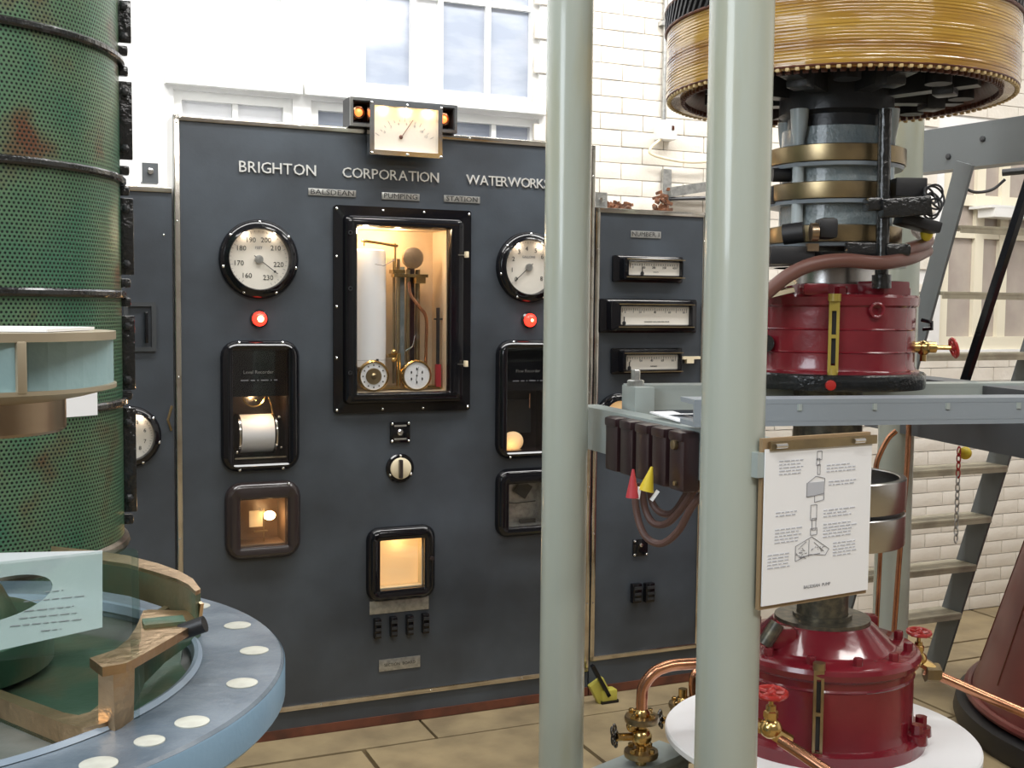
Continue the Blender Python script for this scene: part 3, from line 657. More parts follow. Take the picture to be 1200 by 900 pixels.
# lugs and rusty scraps on top
for s, h, lab in ((1.06, 2.10, 'small square steel lug on top of the right wing'), (-.76, 2.115, 'small square dark lug on top of the left wing')):
    t = thing('lug', lab, 'bracket', PL(s, 0, h-.03), A)
    B().box((0, .03, .035), (.055, .008, .07)).box((0, .05, .002), (.055, .05, .006)).obj('plate', M['steelpaint_d'] if s < 0 else M['plate'], t)
    B().lathe([(.011, 0), (.011, .008), (0, .01)], c=(0, .026, .04), axis='-y', seg=10).obj('bolt', M['bright'], t)
for s, wd, hh, lab in ((1.17, .12, .045, 'low heap of brown rusty flakes on top of the right wing'), (1.39, .06, .11, 'upright orange rusty clamp on top of the right wing')):
    b = B()
    for k in range(22):
        b.box((random.uniform(-wd/2, wd/2), random.uniform(.03, .12), random.uniform(.004, hh*random.random()+.006)), (.03*random.random()+.008, .02, .012), Matrix.Rotation(random.uniform(-1, 1), 3, 'Y') @ Matrix.Rotation(random.uniform(-1, 1), 3, 'Z'))
    tag(b.obj('rusty_scrap', M['rust'], None, PL(s, 0, 2.074), A), lab, 'scrap')
# wall conduit, socket and bracket
t = thing('conduit', 'slim vertical steel conduit on the white wall, running down to the switch box', 'pipe', PL(1.60, -.43, 0), A)
B().cyl((0, 0, 2.53), (0, 0, 4.5), .011).obj('pipe', M['plate'], t)
for z in (2.98, 3.6): B().box((0, .0, z), (.06, .03, .02)).obj('saddle', M['plate'], t)
t = thing('switch_box', 'small white switch box with cable at the foot of the wall conduit', 'switch', PL(1.603, -.42, 2.487), A)
B().box((0, 0, 0), (.09, .07, .088), bev=.006).obj('box', M['timber'], t)
B().box((.02, -.037, .01), (.012, .006, .02)).obj('rocker', M['ironrust'], t)
B().tube(smooth([(-.03, -.02, -.04), (-.09, -.02, -.09), (-.07, -.02, -.12), (.1, -.02, -.14), (.26, -.02, -.12), (.30, -.02, -.06)], 5), .007, 8).obj('cable', M['cream'], t)
t = thing('angle_bracket', 'grey angle-iron strut fixed to the wall above the right wing', 'bracket', PL(1.62, -.43, 0), A)
B().box((.0, .0, 2.235), (.045, .02, .15)).obj('wall_plate', M['plate'], t)
B().bar((.0, -.03, 2.20), (.55, -.10, 2.30), .03, .045).obj('strut', M['plate'], t)
B().tube([(.0, -.03, 2.17), (.55, -.14, 2.20)], .009, 8).obj('rod', M['dark'], t)
# ================================================================= POSTS AND STEELWORK
def post(label, X, Y, r, z0=0, z1=4.6):
    t = thing('pipe_post', label, 'post', (X, Y, 0))
    B().cyl((0, 0, .02), (0, 0, z1), r, seg=48).obj('shaft', M['postpaint'], t)
    B().lathe([(r, .0), (r*1.7, 0), (r*1.7, .02), (r*1.02, .025)], seg=32).obj('foot', M['steelpaint'], t)
    return t
post('nearest thick pale grey-green pipe post, right of centre, full height', .4515, 2.34, .0645)
post('middle grey-green pipe post standing in front of the main panel', .1535, 3.29, .0655)
post('farther pale pipe post behind the slip rings and polished ring', at(1052, 450, 4.1).x, 4.1, .062)
def channel(name, label, p, q, zb, h, wd, mtop, tf=.012, cat='beam', flip=1):
    p, q = V((p.x, p.y, 0)), V((q.x, q.y, 0)); L = (q-p).length; rz = atan2((q-p).y, (q-p).x)
    t = thing(name, label, cat, (p.x, p.y, zb), rz)
    B().box((L/2, flip*(-wd/2+.005), h/2), (L, .01, h-2*tf+.002)).obj('web', mtop, t)
    B().box((L/2, 0, h-tf/2), (L, wd, tf)).obj('flange', mtop, t); B().box((L/2, 0, tf/2), (L, wd, tf)).obj('flange', mtop, t)
    return t
cA, cB = at(688, 474, 3.5), at(822, 500, 2.86); cB = cA+(cB-cA)*1.45
crossA = channel('channel_beam', 'grey-green channel beam carrying the brown terminal box, between the two near posts', cA, cB, 1.235, .125, .07, M['steelpaint'])
f0, f1 = at(806, 462, 2.8), at(1290, 462, 3.03)
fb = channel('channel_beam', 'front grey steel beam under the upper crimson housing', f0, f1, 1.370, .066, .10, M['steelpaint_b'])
for k in range(5): B().lathe([(.009, 0), (.009, -.016), (0, -.016)], c=(.27+.20*k, -.046, .054), seg=6).obj('bolt', M['steelpaint'], fb)
r0, r1 = at(737, 452, 3.36), at(1330, 452, 3.75)
rb = channel('channel_beam', 'rear grey-green steel beam starting with a square end plate, right of the middle post', r0, r1, 1.36, .072, .10, M['steelpaint'])
B().box((.018, -.03, .03), (.06, .12, .08), bev=.004).obj('end_block', M['steelpaint'], rb)
hexbolt(hexbolt(B(), (.01, -.03, .069), .026, .018), (.01, -.03, .087), .014, .03).obj('bolt', M['plate'], rb)
s0_, s1_ = at(1030, 500, 4.3), at(1330, 530, 3.0)
channel('channel_beam', 'dark deep beam in shadow under the front beam at the right', s0_, s1_, 1.225, .20, .12, M['steelpaint_d'])  # the beam's shadow is put into its dark grey colour
u0_, u1_ = at(1076, 180, 4.7), at(1290, 160, 4.05)
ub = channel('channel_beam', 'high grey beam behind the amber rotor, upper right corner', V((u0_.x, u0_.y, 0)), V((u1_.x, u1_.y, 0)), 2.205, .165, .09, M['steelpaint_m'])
for k, x in enumerate((.18, .33, .52, .7)): B().lathe([(.011, 0), (.011, .006), (0, .009)], c=(x, -.045, .05+.05*(k % 2)), axis='-y', seg=10).obj('rivet', M['dark'], ub)
b = B().tube(smooth([u0_+V((.15, -.06, -.13)), u0_+V((.2, -.08, -.16)), u0_+V((.27, -.08, -.15)), u0_+V((.32, -.08, -.11))], 5), .006, 8).tube([u0_+V((.3, -.1, -.085)), u0_+V((.75, -.35, -.06))], .014, 8)
tag(b.obj('cable_loop', M['dark']), 'black cable looping below the high grey beam', 'cable')
# terminal box on cross channel
dirc = (cB-cA); dirc.z = 0; Lc = dirc.length; dirc.normalize(); rzc = atan2(dirc.y, dirc.x)
t = thing('terminal_box', 'ribbed dark brown terminal box bolted to the channel beam, with hanging cables', 'electrical box', (cA.x, cA.y, 1.235), rzc)
for k in range(5):
    q = B().box((.335+k*.092, -.058, .045), (.076, .045, .150), bev=.010).obj('terminal_block', M['bakelite'], t)
    B().box((.335+k*.092, -.058, .106), (.068, .055, .024), bev=.006).obj('cap', M['bakelite'], q)
B().lathe([(.012, 0), (.012, .01), (0, .013)], c=(.703, -.081, .085), axis='-y', seg=14).lathe([(.006, 0), (.006, .006), (0, .008)], c=(.706, -.081, -.01), axis='-y', seg=10).obj('bolt', M['dullbrass'], t)
def tubepx(name, label, cat, pts, r, m, seg=10, n=5):
    return tag(B().tube(smooth([at(*p) for p in pts], n), r, seg).obj(name, m), label, cat)
cable_specs = [([(744, 566, 3.0), (746, 600, 3.0), (756, 628, 2.98), (775, 637, 2.95), (795, 622, 2.9), (812, 592, 2.85), (840, 560, 2.8)], 'lowest-hanging brown cable looping from the terminal box to the near post'),
               ([(752, 566, 3.02), (756, 596, 3.02), (766, 613, 3.0), (782, 613, 2.97), (800, 594, 2.92), (820, 566, 2.86), (842, 540, 2.8)], 'middle brown cable of the three looping from the terminal box'),
               ([(761, 566, 3.04), (764, 588, 3.04), (775, 601, 3.02), (790, 600, 2.99), (805, 578, 2.95), (822, 550, 2.9), (842, 520, 2.86)], 'shortest brown cable loop, inside the other two')]
for pts, lab in cable_specs: tubepx('hanging_cable', lab, 'cable', pts, .0095, M['cable'])
tag(B().tube([at(741, 583, 2.86), at(742, 550, 2.86)], .01, 12, radii=[.017, .003]).obj('cable_tag', M['redtag']), 'red cone-shaped tag below the terminal box', 'tag')
t = thing('cable_tag', 'yellow cone-shaped tag with white ties below the terminal box', 'tag', at(757, 575, 2.86))
B().tube([(0, 0, 0), at(764, 547, 2.86)-at(757, 575, 2.86)], .01, 12, radii=[.02, .003]).obj('cone', M['yellow'], t)
B().box((-.018, 0, -.006), (.008, .01, .03), Matrix.Rotation(.15, 3, 'Y')).box((.022, 0, -.012), (.008, .01, .03), Matrix.Rotation(.6, 3, 'Y')).obj('tie', M['white'], t)
# white paper lying on the channel
tag(B().box((0, 0, 0), (.16, .07, .004), Matrix.Rotation(.06, 3, 'Y')).box((.02, .01, .008), (.10, .05, .003), Matrix.Rotation(-.1, 3, 'Y')).obj('paper_scrap', M['white'], None, at(792, 488, 3.02)+V((0, 0, .0)), rzc), 'crumpled white paper on top of the channel beam', 'paper')
# ================================================================= VERTICAL MOTOR SHAFT EXHIBIT
AX, AY = .925, 3.36
t = thing('rotor', 'huge amber-varnished motor rotor hanging at the top right', 'rotor', (AX, AY, 0))
RR = .485
prof = [(RR*.90, 2.262), (RR*.97, 2.256), (RR, 2.264)]
for k in range(22):
    z = 2.268+k*.0082; q = random.uniform(.0004, .0016); prof += [(RR, z), (RR+q, z+.002), (RR+q, z+.006)]
prof += [(RR-.004, 2.448)]
B().lathe(prof, seg=96).obj('winding_band', M['amber'], t)
B().lathe([(RR*.90, 2.262), (RR*.86, 2.275), (RR*.80, 2.33), (RR*.8, 2.5)], seg=72).obj('inner_wall', M['ironrust'], t)
B().lathe([(RR*.92, 2.46), (RR*.96, 2.60), (RR*.96, 3.2), (.1, 3.2)], seg=64).obj('core', M['steelpaint_d'], t)
bd = B().box((0, 0, 0), (.012, .011, .012), bev=.003).mesh('bead', M['bead'])
for k in range(120):
    a = 2*pi*k/120; o = link('bead', bd, t, (RR*.985*cos(a), RR*.985*sin(a), 2.258)); o.rotation_euler = (0, 0, a)
bd = B().box((0, 0, 0), (.012, .016, .02), bev=.003).mesh('winding_end', M['ironrust'])
for k in range(120):
    a = 2*pi*(k+.5)/120; o = link('winding_end', bd, t, (RR*.90*cos(a), RR*.90*sin(a), 2.262)); o.rotation_euler = (0, 0, a)
lb = B().bar((0, -.016, 2.452), (0, .016, 2.508), .010, .012, (1, 0, 0)).mesh('winding_bar', M['blackrub'])
for k in range(110):
    a = 2*pi*k/110; o = link('winding_bar', lb, t, ((RR+.002)*cos(a), (RR+.002)*sin(a), 0)); o.rotation_euler = (0, 0, a)
B().torus((0, 0, 2.510), RR+.004, .006, seg=64).torus((0, 0, 2.450), RR+.004, .005, seg=64).torus((0, 0, 2.263), RR*.985+.004, .004, seg=64).obj('binding_wire', M['ironrust'], t)
for k in range(8):
    a = 2*pi*k/8+.2; sp = B().bar((.12*cos(a), .12*sin(a), 2.30), (RR*.80*cos(a), RR*.80*sin(a), 2.31), .05, .10); sp.box((RR*.62*cos(a), RR*.62*sin(a), 2.285), (.06, .06, .09), Matrix.Rotation(a, 3, 'Z'), bev=.008)
    sp.obj('spider_arm', M['dark'], t)
for k in range(8):
    a = 2*pi*(k+.5)/8+.2; B().cyl((RR*.7*cos(a), RR*.7*sin(a), 2.25), (RR*.7*cos(a), RR*.7*sin(a), 2.36), .035, seg=14).obj('boss', M['blackrub'], t)
B().lathe([(0, 2.165), (.135, 2.165), (.135, 2.20), (.16, 2.21), (.16, 2.36), (0, 2.36)], seg=40).obj('hub', M['dark'], t)
# slip ring stack
t = thing('slip_ring_stack', 'grey varnished slip-ring drum with three brass rings, under the rotor', 'slip rings', (AX, AY, 0))
B().lathe([(0, 1.83), (.15, 1.83), (.15, 2.165), (0, 2.165)], seg=48).obj('drum', M['greybody'], t)
for z, r_, lab in ((2.085, .196, 1), (1.983, .196, 1), (1.865, .190, 1)):
    B().lathe([(.15, z-.022), (r_, z-.022), (r_+.001, z-.018), (r_+.001, z+.022), (r_-.006, z+.025), (.15, z+.025)], seg=64).obj('brass_ring', M['dullbrass'], t)
    B().lathe([(.15, z-.034), (r_-.008, z-.034), (r_-.004, z-.024), (.15, z-.022)], seg=64).obj('backing_ring', M['steelpaint_b'], t)
for a in (-140, -48, 40, 130, 90):
    c = (.172*cos(R(a)), .172*sin(R(a)))
    B().tube([(*c, 1.84), (*c, 2.13), (*c, 2.16), (*c, 2.21)], .016, 14, radii=[.016, .016, .022, .026]).obj('stud', M['studpaint'], t)
# brush gear
t = thing('brush_gear', 'black brush holders, clamp bar and wiring around the slip rings', 'brush gear', (AX, AY, 0))
def rel(px, py, Y): return at(px, py, Y)-V((AX, AY, 0))
B().cyl(rel(1037, 128, 3.13), rel(1033, 334, 3.13), .018, seg=16).cyl(rel(1033, 322, 3.13), rel(1033, 338, 3.13), .026, seg=12).obj('rod', M['tar'], t)
q = B().box(rel(1060, 243, 3.10), (.13, .05, .05), Matrix.Rotation(-.08, 3, 'Y'), bev=.006).box(rel(1023, 240, 3.12), (.045, .06, .035), bev=.008).obj('clamp', M['tar'], t)
B().box(rel(1062, 221, 3.18), (.085, .09, .05), bev=.004).obj('brush_box', M['blackrub'], t)
B().box(rel(1075, 262, 3.16), (.11, .08, .03), Matrix.Rotation(.25, 3, 'Y'), bev=.006).obj('bracket', M['blackrub'], t)
for k in range(7):
    c = rel(1092+random.uniform(-5, 6), 234+random.uniform(-7, 9), 3.12+random.uniform(-.03, .03))
    B().torus(c, random.uniform(.022, .036), .003, Matrix.Rotation(random.uniform(0, 3), 3, 'Z') @ Matrix.Rotation(random.uniform(1.0, 1.9), 3, 'X'), 20, 6).obj('wire_loop', M['dark'], t)
B().torus((0, 0, 1.795), .185, .02, seg=48, ms=10).lathe([(.165, 1.775), (.205, 1.775), (.21, 1.812), (.165, 1.812)], seg=48).obj('carrier_ring', M['tar'], t)
B().cyl(rel(918, 275, 3.14), rel(942, 272, 3.12), .028).box(rel(925, 300, 3.13), (.12, .08, .05), bev=.008).obj('brush_holder', M['blackrub'], t)
B().box(rel(968, 268, 3.10), (.05, .07, .055), bev=.012).obj('brush_holder', M['blackrub'], t)
B().cyl(rel(950, 272, 3.06), rel(958, 272, 3.06), .024, seg=16).box(rel(952, 290, 3.09), (.03, .02, .02)).obj('spring_barrel', M['hubbronze'], t)
B().box(rel(1010, 292, 3.14), (.09, .03, .035), bev=.005).box(rel(1050, 293, 3.13), (.07, .05, .035), bev=.012).obj('clamp_block', M['tar'], t)
B().box(rel(912, 230, 3.35), (.06, .1, .05), bev=.005).cyl(rel(905, 205, 3.3), rel(925, 205, 3.3), .02).obj('rear_holder', M['blackrub'], t)
tag(B().box((0, 0, 0), (.09, .14, .012), Matrix.Rotation(-.25, 3, 'Y')).box((0, .0, -.02), (.09, .14, .012), Matrix.Rotation(-.25, 3, 'Y')).obj('cable_terminal', M['cream'], None, at(905, 336, 3.15)), 'pale block beside the hose end, at the edge of the near post', 'terminal')
for pts, lab in (([(896, 345, 3.0), (925, 322, 3.0), (955, 309, 3.0), (990, 305, 3.02), (1030, 308, 3.06), (1065, 303, 3.15), (1086, 294, 3.3)], 'lower brown rubber hose curving round under the slip rings'),
                 ([(1060, 293, 3.14), (1076, 288, 3.2), (1087, 282, 3.3), (1075, 270, 3.45)], 'short upper brown hose end right of the slip rings')):
    tubepx('rubber_hose', lab, 'hose', pts, .0185, M['hose'], 12)
tag(B().sphere((0, 0, 0), .018, 12, (1, 1, 1.3)).obj('brass_nipple', M['yellow'], None, at(1086, 273, 3.2)), 'small yellow fitting beside the hose bend', 'fitting')
# upper shaft and upper bearing housing
t = thing('drive_shaft', 'dark vertical steel shaft running down through both crimson housings', 'shaft', (AX, AY, 0))
B().lathe([(0, .70), (.074, .70), (.074, 1.20), (.098, 1.22), (.098, 1.43), (.085, 1.44), (.085, 1.83), (0, 1.83)], seg=40).obj('shaft', M['shaft'], t)
def housing(t, cx_, cy_, r, z0, z1, m):
    pass
t = thing('bearing_housing', 'upper crimson bearing housing sitting on the steel beams below the slip rings', 'bearing', (AX, AY, 0))
B().lathe([(.0, 1.478), (.250, 1.478), (.250, 1.484), (.240, 1.488), (.236, 1.50), (.236, 1.535), (.239, 1.538), (.236, 1.541), (.236, 1.598), (.239, 1.601), (.236, 1.604), (.236, 1.662), (.243, 1.668), (.245, 1.69), (.240, 1.697), (.17, 1.700), (.15, 1.704), (.145, 1.727), (.12, 1.730), (0, 1.73)], seg=72).obj('drum', M['red'], t)
B().lathe([(.1, 1.434), (.266, 1.434), (.268, 1.44), (.268, 1.474), (.262, 1.479), (.1, 1.479)], seg=72).obj('base_flange', M['tar'], t)
B().lathe([(.086, 1.73), (.12, 1.73), (.12, 1.775), (.086, 1.775)], seg=32).obj('collar', M['steel'], t)
for a in (-60, -25, 10, 45, 80, 115, 150, 185, 220, 262):
    hexbolt(B(), (.205*cos(R(a)), .205*sin(R(a)), 1.697), .018, .022).obj('bolt', M['red'], t)
B().box((.10, -.16, 1.715), (.1, .1, .04), Matrix.Rotation(.5, 3, 'Z'), bev=.006).obj('lug', M['red'], t)
B().box((-.10, -.19, 1.71), (.07, .06, .035), bev=.01).obj('lug', M['red'], t)
B().lathe([(.014, 0), (.014, .01), (0, .013)], c=(-.068, -.262, 1.452), axis='-y', seg=12).obj('plug', M['redwheel'], t)
B().lathe([(.025, 0), (.025, .03), (.0, .03)], c=(-.22, -.12, 1.56), axis='-y', seg=16).obj('side_plug', M['tar'], t)
B().torus((.06, -.24, 1.655), .018, .005, Matrix.Rotation(pi/2, 3, 'X')).obj('eye', M['red'], t)
def sight(t, x, y, z0, z1, rz, m):
    g = B().plate(-.014, .014, z0, z1, [(-.006, .006, z0+.02, (z0+z1)/2-.005), (-.006, .006, (z0+z1)/2+.005, z1-.03)], -.014, .0)
    g.cyl((0, -.008, z1-.004), (0, -.008, z1+.016), .017, seg=16); g.cyl((0, -.004, z0-.01), (0, -.004, z0+.012), .014, seg=16)
    o = g.obj('sight_glass', m, t); o.location = (x, y, 0); o.rotation_euler = (0, 0, rz)
    B().box((0, -.003, (z0+z1)/2), (.012, .004, z1-z0-.05)).obj('tube', M['blackrub'], o)
sight(t, -.056, -.238, 1.484, 1.682, -.2, M['yellowpaint'])
t = thing('drain_tap', 'brass tap with a small red spoked wheel on the right of the upper crimson housing', 'valve', at(1082, 407, 3.30))
B().cyl((-.03, .0, 0), (.035, 0, 0), .016, seg=14).sphere((0, 0, -.002), .022, 12).cyl((.035, 0, 0), (.075, -.01, 0), .007, seg=10).cyl((0, 0, -.04), (0, 0, .01), .009, seg=10).obj('body', M['brass'], t)
def wheel(par, c, rad, rot, m, lobes=5, r=.005):
    b = B().torus(c, rad, r, rot, 28, 8)
    for k in range(lobes):
        a = 2*pi*k/lobes; b.tube([V(c), V(c)+rot @ V((rad*cos(a), rad*sin(a), 0))], r*.8, 6)
        b.sphere(V(c)+rot @ V((rad*cos(a), rad*sin(a), 0)), r*1.15, 8)
    b.sphere(c, r*2, 8); return b.obj('handwheel', m, par)
wheel(t, (.083, -.012, 0), .026, Matrix.Rotation(R(75), 3, 'Y'), M['redwheel'])
tag(B().tube([at(1080, 375, 3.3), at(1092, 378, 3.28), at(1092, 385, 3.28), at(1082, 386, 3.3)], .006, 8).obj('black_hook', M['black']), 'small black hook at the right of the upper crimson housing', 'hook')
# polished coupling ring
t = thing('coupling_ring', 'polished steel ring in two bands around the shaft, behind the drawing', 'coupling', (AX, AY, 0))
zr1, zr2 = at(1077, 556, 3.36).z, at(1075, 632, 3.36).z; zm = (zr1+zr2)/2
for a, c, nm in ((zm+.006, zr1, 'upper_band'), (zr2, zm-.006, 'lower_band')):
    B().lathe([(.205, a), (.224, a), (.226, a+.003), (.226, c-.003), (.223, c), (.207, c), (.205, c-.002), (.205, a)], seg=72).obj(nm, M['steel'], t)
B().lathe([(.07, zr2+.01), (.208, zr2+.01), (.208, zm+.03), (.07, zm+.03)], seg=48).obj('core', M['dark'], t)
# lower housing
zt = .40
t = thing('bearing_housing', 'lower crimson bearing housing with a cone top, on the white round table', 'bearing', (AX, AY, 0))
B().lathe([(0, zt), (.30, zt), (.30, zt+.035), (.27, zt+.04), (.262, zt+.06), (.262, .60), (.266, .605), (.262, .61), (.262, .628), (.278, .640), (.282, .656), (.277, .668), (.264, .676), (.215, .676), (.205, .682), (.15, .735), (.142, .742), (.0, .742)], seg=72).obj('drum', M['red'], t)
B().lathe([(.075, .742), (.138, .742), (.138, .752), (.085, .752), (.085, .762), (.075, .762)], seg=48).obj('top_collar', M['shaft'], t)
for k in range(12):
    a = 2*pi*k/12+.15; hexbolt(B(), (.243*cos(a), .243*sin(a), .676), .014, .022).obj('bolt', M['red'], t)
for a in (-35, -20, 15, 200, 160, 90, 60, 30):
    B().lathe([(.03, zt+.03), (.028, zt+.055), (0, zt+.055)], c=(.285*cos(R(a)), .285*sin(R(a)), 0), seg=16).cyl((.285*cos(R(a)), .285*sin(R(a)), zt+.05), (.285*cos(R(a)), .285*sin(R(a)), zt+.085), .017, seg=8).obj('foot_bolt', M['red'], t)
B().cyl((-.20, -.13, .70), (-.16, -.12, .76), .022, seg=12).obj('lug', M['shaft'], t)
B().box((-.14, -.10, .715), (.07, .06, .06), bev=.01).obj('lug', M['red'], t)
B().box((.16, .12, .70), (.08, .05, .05), bev=.01).obj('lug', M['red'], t)
sight(t, -.075, -.256, .42, .675, -.2, M['dullbrass'])
zd = .40
tb = thing('round_table', 'white round table top under the lower crimson housing', 'table', (AX, AY, 0))
B().lathe([(0, zd-.03), (.44, zd-.03), (.455, zd-.02), (.455, zd-.005), (.45, zd), (0, zd)], seg=80).obj('top', M['white'], tb)
B().lathe([(0, .0), (.36, .0), (.36, zd-.03), (0, zd-.03)], seg=48).obj('drum_base', M['shaft'], tb)
# pale base frame corner left of the table
bp = [onz(735, 902, .30), onz(815, 868, .30)]
tag(B().box((-.1, 0, .29), (.5, .12, .02)).box((-.1, -.05, .15), (.5, .01, .28)).box((-.1, 0, .01), (.5, .12, .02)).obj('base_girder', M['steelpaint'], None, (bp[0]+bp[1])/2*V((1, 1, 0)) if False else ((bp[0].x+bp[1].x)/2-.06, (bp[0].y+bp[1].y)/2-.03, 0), atan2(bp[1].y-bp[0].y, bp[1].x-bp[0].x)), 'pale green low girder on the floor left of the white round table', 'beam')
# thin copper pipes by the far post
for pts, r_, lab in (([(1066, 470, 3.9), (1063, 545, 3.9), (1055, 640, 3.9), (1046, 760, 3.9), (1040, 830, 3.9)], .009, 'thin vertical copper pipe in front of the far pale post'),
                     ([(1032, 640, 3.75), (1028, 720, 3.75), (1024, 800, 3.75)], .007, 'thinner copper pipe rising left of the far pale post'),
                     ([(1050, 505, 3.85), (1040, 515, 3.85), (1028, 540, 3.85), (1026, 560, 3.85)], .009, 'short copper pipe bend above the polished ring')):
    tubepx('copper_pipe', lab, 'pipe', pts, r_, M['copper'], 10, 4)
# ================================================================= DRAWING SIGN
a_, b_ = at(893, 711, 2.27), at(1017, 693, 2.42); tl, tr = at(903, 527, 2.27), at(1027, 520, 2.42)
wS = hypot(b_.x-a_.x, b_.y-a_.y); rzS = atan2(b_.y-a_.y, b_.x-a_.x); hS = tl.z-a_.z
t = thing('drawing_sign', 'white sheet with a technical pump drawing, clipped to a board beside the near post', 'sign', a_, rzS)
B().box((wS/2, .012, hS/2+.006), (wS+.004, .01, hS+.03)).obj('backing_board', M['woodboard'], t)
pp = B().box((wS/2, .002, hS/2), (wS, .003, hS)).obj('paper', M['white'], t)
B().box((wS/2+.01, .0, hS+.006), (wS, .008, .018)).obj('clip_rail', M['dullbrass'], t)
for x in (.035, wS-.045): B().cyl((x-.015, -.006, hS+.006), (x+.015, -.006, hS+.006), .005, seg=10).obj('screw', M['bright'], t)
B().box((-.006, .03, hS*.9), (.02, .05, .05)).obj('bracket', M['steelpaint'], t)
def Sx(px, py): return ((px-165)/(770-165))*wS, (1-(py-205)/(1120-205))*hS   # crop coordinates of the sheet
bl = B()
def notes(x, y, n_, wd):
    for k in range(n_):
        u = 0.; zz = y-k*19
        while u < wd*random.uniform(.75, 1):
            l_ = random.uniform(10, 30); X_, Z_ = Sx(x+u, 0)[0], (1-(y+k*19-205)/915)*hS
            bl.box((X_+l_/605*wS/2, -.0001, Z_), (l_/605*wS, .0008, .0022)); u += l_+8
for (x, y, n_, wd) in ((240, 280, 5, 140), (505, 325, 3, 160), (520, 425, 2, 150), (228, 580, 2, 120), (495, 595, 3, 175), (225, 680, 5, 160), (495, 680, 5, 190), (190, 825, 5, 130), (555, 800, 5, 140)): notes(x, y, n_, wd)
stuff(bl.obj('note_lines', mat('pale_pencil', (.52, .54, .60), .7), pp))
dr = B(); SX = 1.0
def dl_(x0p, y0p, x1p, y1p, w_=2.):
    p, q = Sx(x0p, y0p), Sx(x1p, y1p); dr.bar((p[0], -.0004, p[1]), (q[0], -.0004, q[1]), w_/605*wS, .0006, (0, 1, 0))
for (x, y, ww, hh) in ((462, 262, 26, 50), (455, 300, 18, 40), (460, 345, 14, 60), (437, 600, 34, 90), (440, 670, 22, 70), (440, 715, 36, 40)):
    dl_(x-ww/2, y-hh/2, x-ww/2, y+hh/2); dl_(x+ww/2, y-hh/2, x+ww/2, y+hh/2); dl_(x-ww/2, y-hh/2, x+ww/2, y-hh/2); dl_(x-ww/2, y+hh/2, x+ww/2, y+hh/2)
for a, c in (((445, 385), (400, 420)), ((445, 385), (495, 400)), ((395, 420), (395, 505)), ((495, 400), (492, 530)), ((395, 505), (440, 500)), ((440, 500), (492, 490)), ((440, 540), (492, 530)), ((440, 500), (440, 540)),
             ((340, 790), (430, 745)), ((430, 745), (530, 830)), ((340, 790), (340, 880)), ((340, 880), (420, 850)), ((420, 850), (510, 865)), ((530, 830), (510, 865)), ((415, 760), (415, 860)), ((365, 800), (400, 770)), ((340, 840), (400, 870)), ((445, 780), (500, 840)), ((360, 860), (480, 850))): dl_(*a, *c)
for k in range(24): x = random.uniform(345, 500); y = random.uniform(800, 865); dl_(x, y, x+random.uniform(-14, 14), y+random.uniform(-14, 14))
stuff(dr.obj('pump_drawing', M['greyink'], pp))
sd = B(); p = Sx(395, 420); q = Sx(495, 500); sd.box(((p[0]+q[0])/2, -.0001, (p[1]+q[1])/2), (q[0]-p[0], .0006, p[1]-q[1])); sd.obj('shaded_motor', mat('pencil_wash', (.5, .52, .57), .7), pp)
text('lettering', 'BALSDEAN  PUMP', .0095, M['greyink'], pp, (wS*.5, -.0001, .026), .0002)
# ================================================================= VALVES AND PIPES AT FLOOR
def flangevalve(label, px, py, Y, s=1.):
    c = at(px, py, Y); t = thing('flanged_valve', label, 'valve', c)
    B().cyl((0, 0, -.17*s), (0, 0, .06*s), .016*s, seg=14).sphere((0, 0, -.055*s), .032*s, 14).cyl((-.02, 0, -.055*s), (-.075*s, -.02, -.05*s), .012*s, seg=10).sphere((-.03*s, -.01, -.02*s), .018*s, 10).obj('body', M['brass'], t)
    for z in (0., -.105*s):
        f = B().lathe([(0, z-.009*s), (.05*s, z-.009*s), (.052*s, z), (.05*s, z+.009*s), (0, z+.009*s)], seg=28).obj('flange', M['dullbrass'], t)
        for k in range(4):
            a = R(45+90*k); hexbolt(B(), (.039*s*cos(a), .039*s*sin(a), z+.009*s), .009*s, .012*s).obj('bolt', M['brass'], f)
    b = B()
    rot = Matrix.Rotation(R(-20), 3, 'Z') @ Matrix.Rotation(R(80), 3, 'Y')
    for k in range(5):
        a = 2*pi*k/5; b.torus(V((-.082*s, -.022, -.045*s))+rot @ V((.02*s*cos(a), .02*s*sin(a), 0)), .0135*s, .0035*s, rot, 14, 6)
    b.obj('handwheel', M['tar'], t)
    B().lathe([(.026*s, .009*s), (.026*s, .02*s), (.019*s, .03*s)], seg=16).obj('collar', M['brass'], t)
    return t
flangevalve('nearer brass flanged valve with black wheel on the floor, left of the round table', 752, 842, 3.35, 1.)
flangevalve('farther brass valve with black wheel, half hidden by the white round table', 800, 826, 3.9, .95)
def pipeP(label, pts, r, n=6): return tag(B().tube(smooth(pts, n), r, 16).obj('copper_pipe', M['copper']), label, 'pipe')
c = at(752, 842, 3.35)
pipeP('copper pipe bending from the nearer valve to the right behind the near post', [c+V((0, 0, .02)), c+V((.0, 0, .06)), c+V((.005, 0, .10)), c+V((.035, 0, .14)), c+V((.085, .01, .158)), c+V((.16, .02, .162)), c+V((.32, .05, .165))], .0175)
pipeP('copper pipe rising from the farther valve beside the near post', [at(813, 822, 3.9), at(812, 800, 3.9), at(814, 790, 3.9), at(822, 782, 3.92), at(850, 780, 3.95)], .015)
pipeP('lower copper pipe stub under the nearer brass valve', [c+V((0, 0, -.16)), c+V((0, 0, -.3)), V((c.x, c.y, .0))], .016)
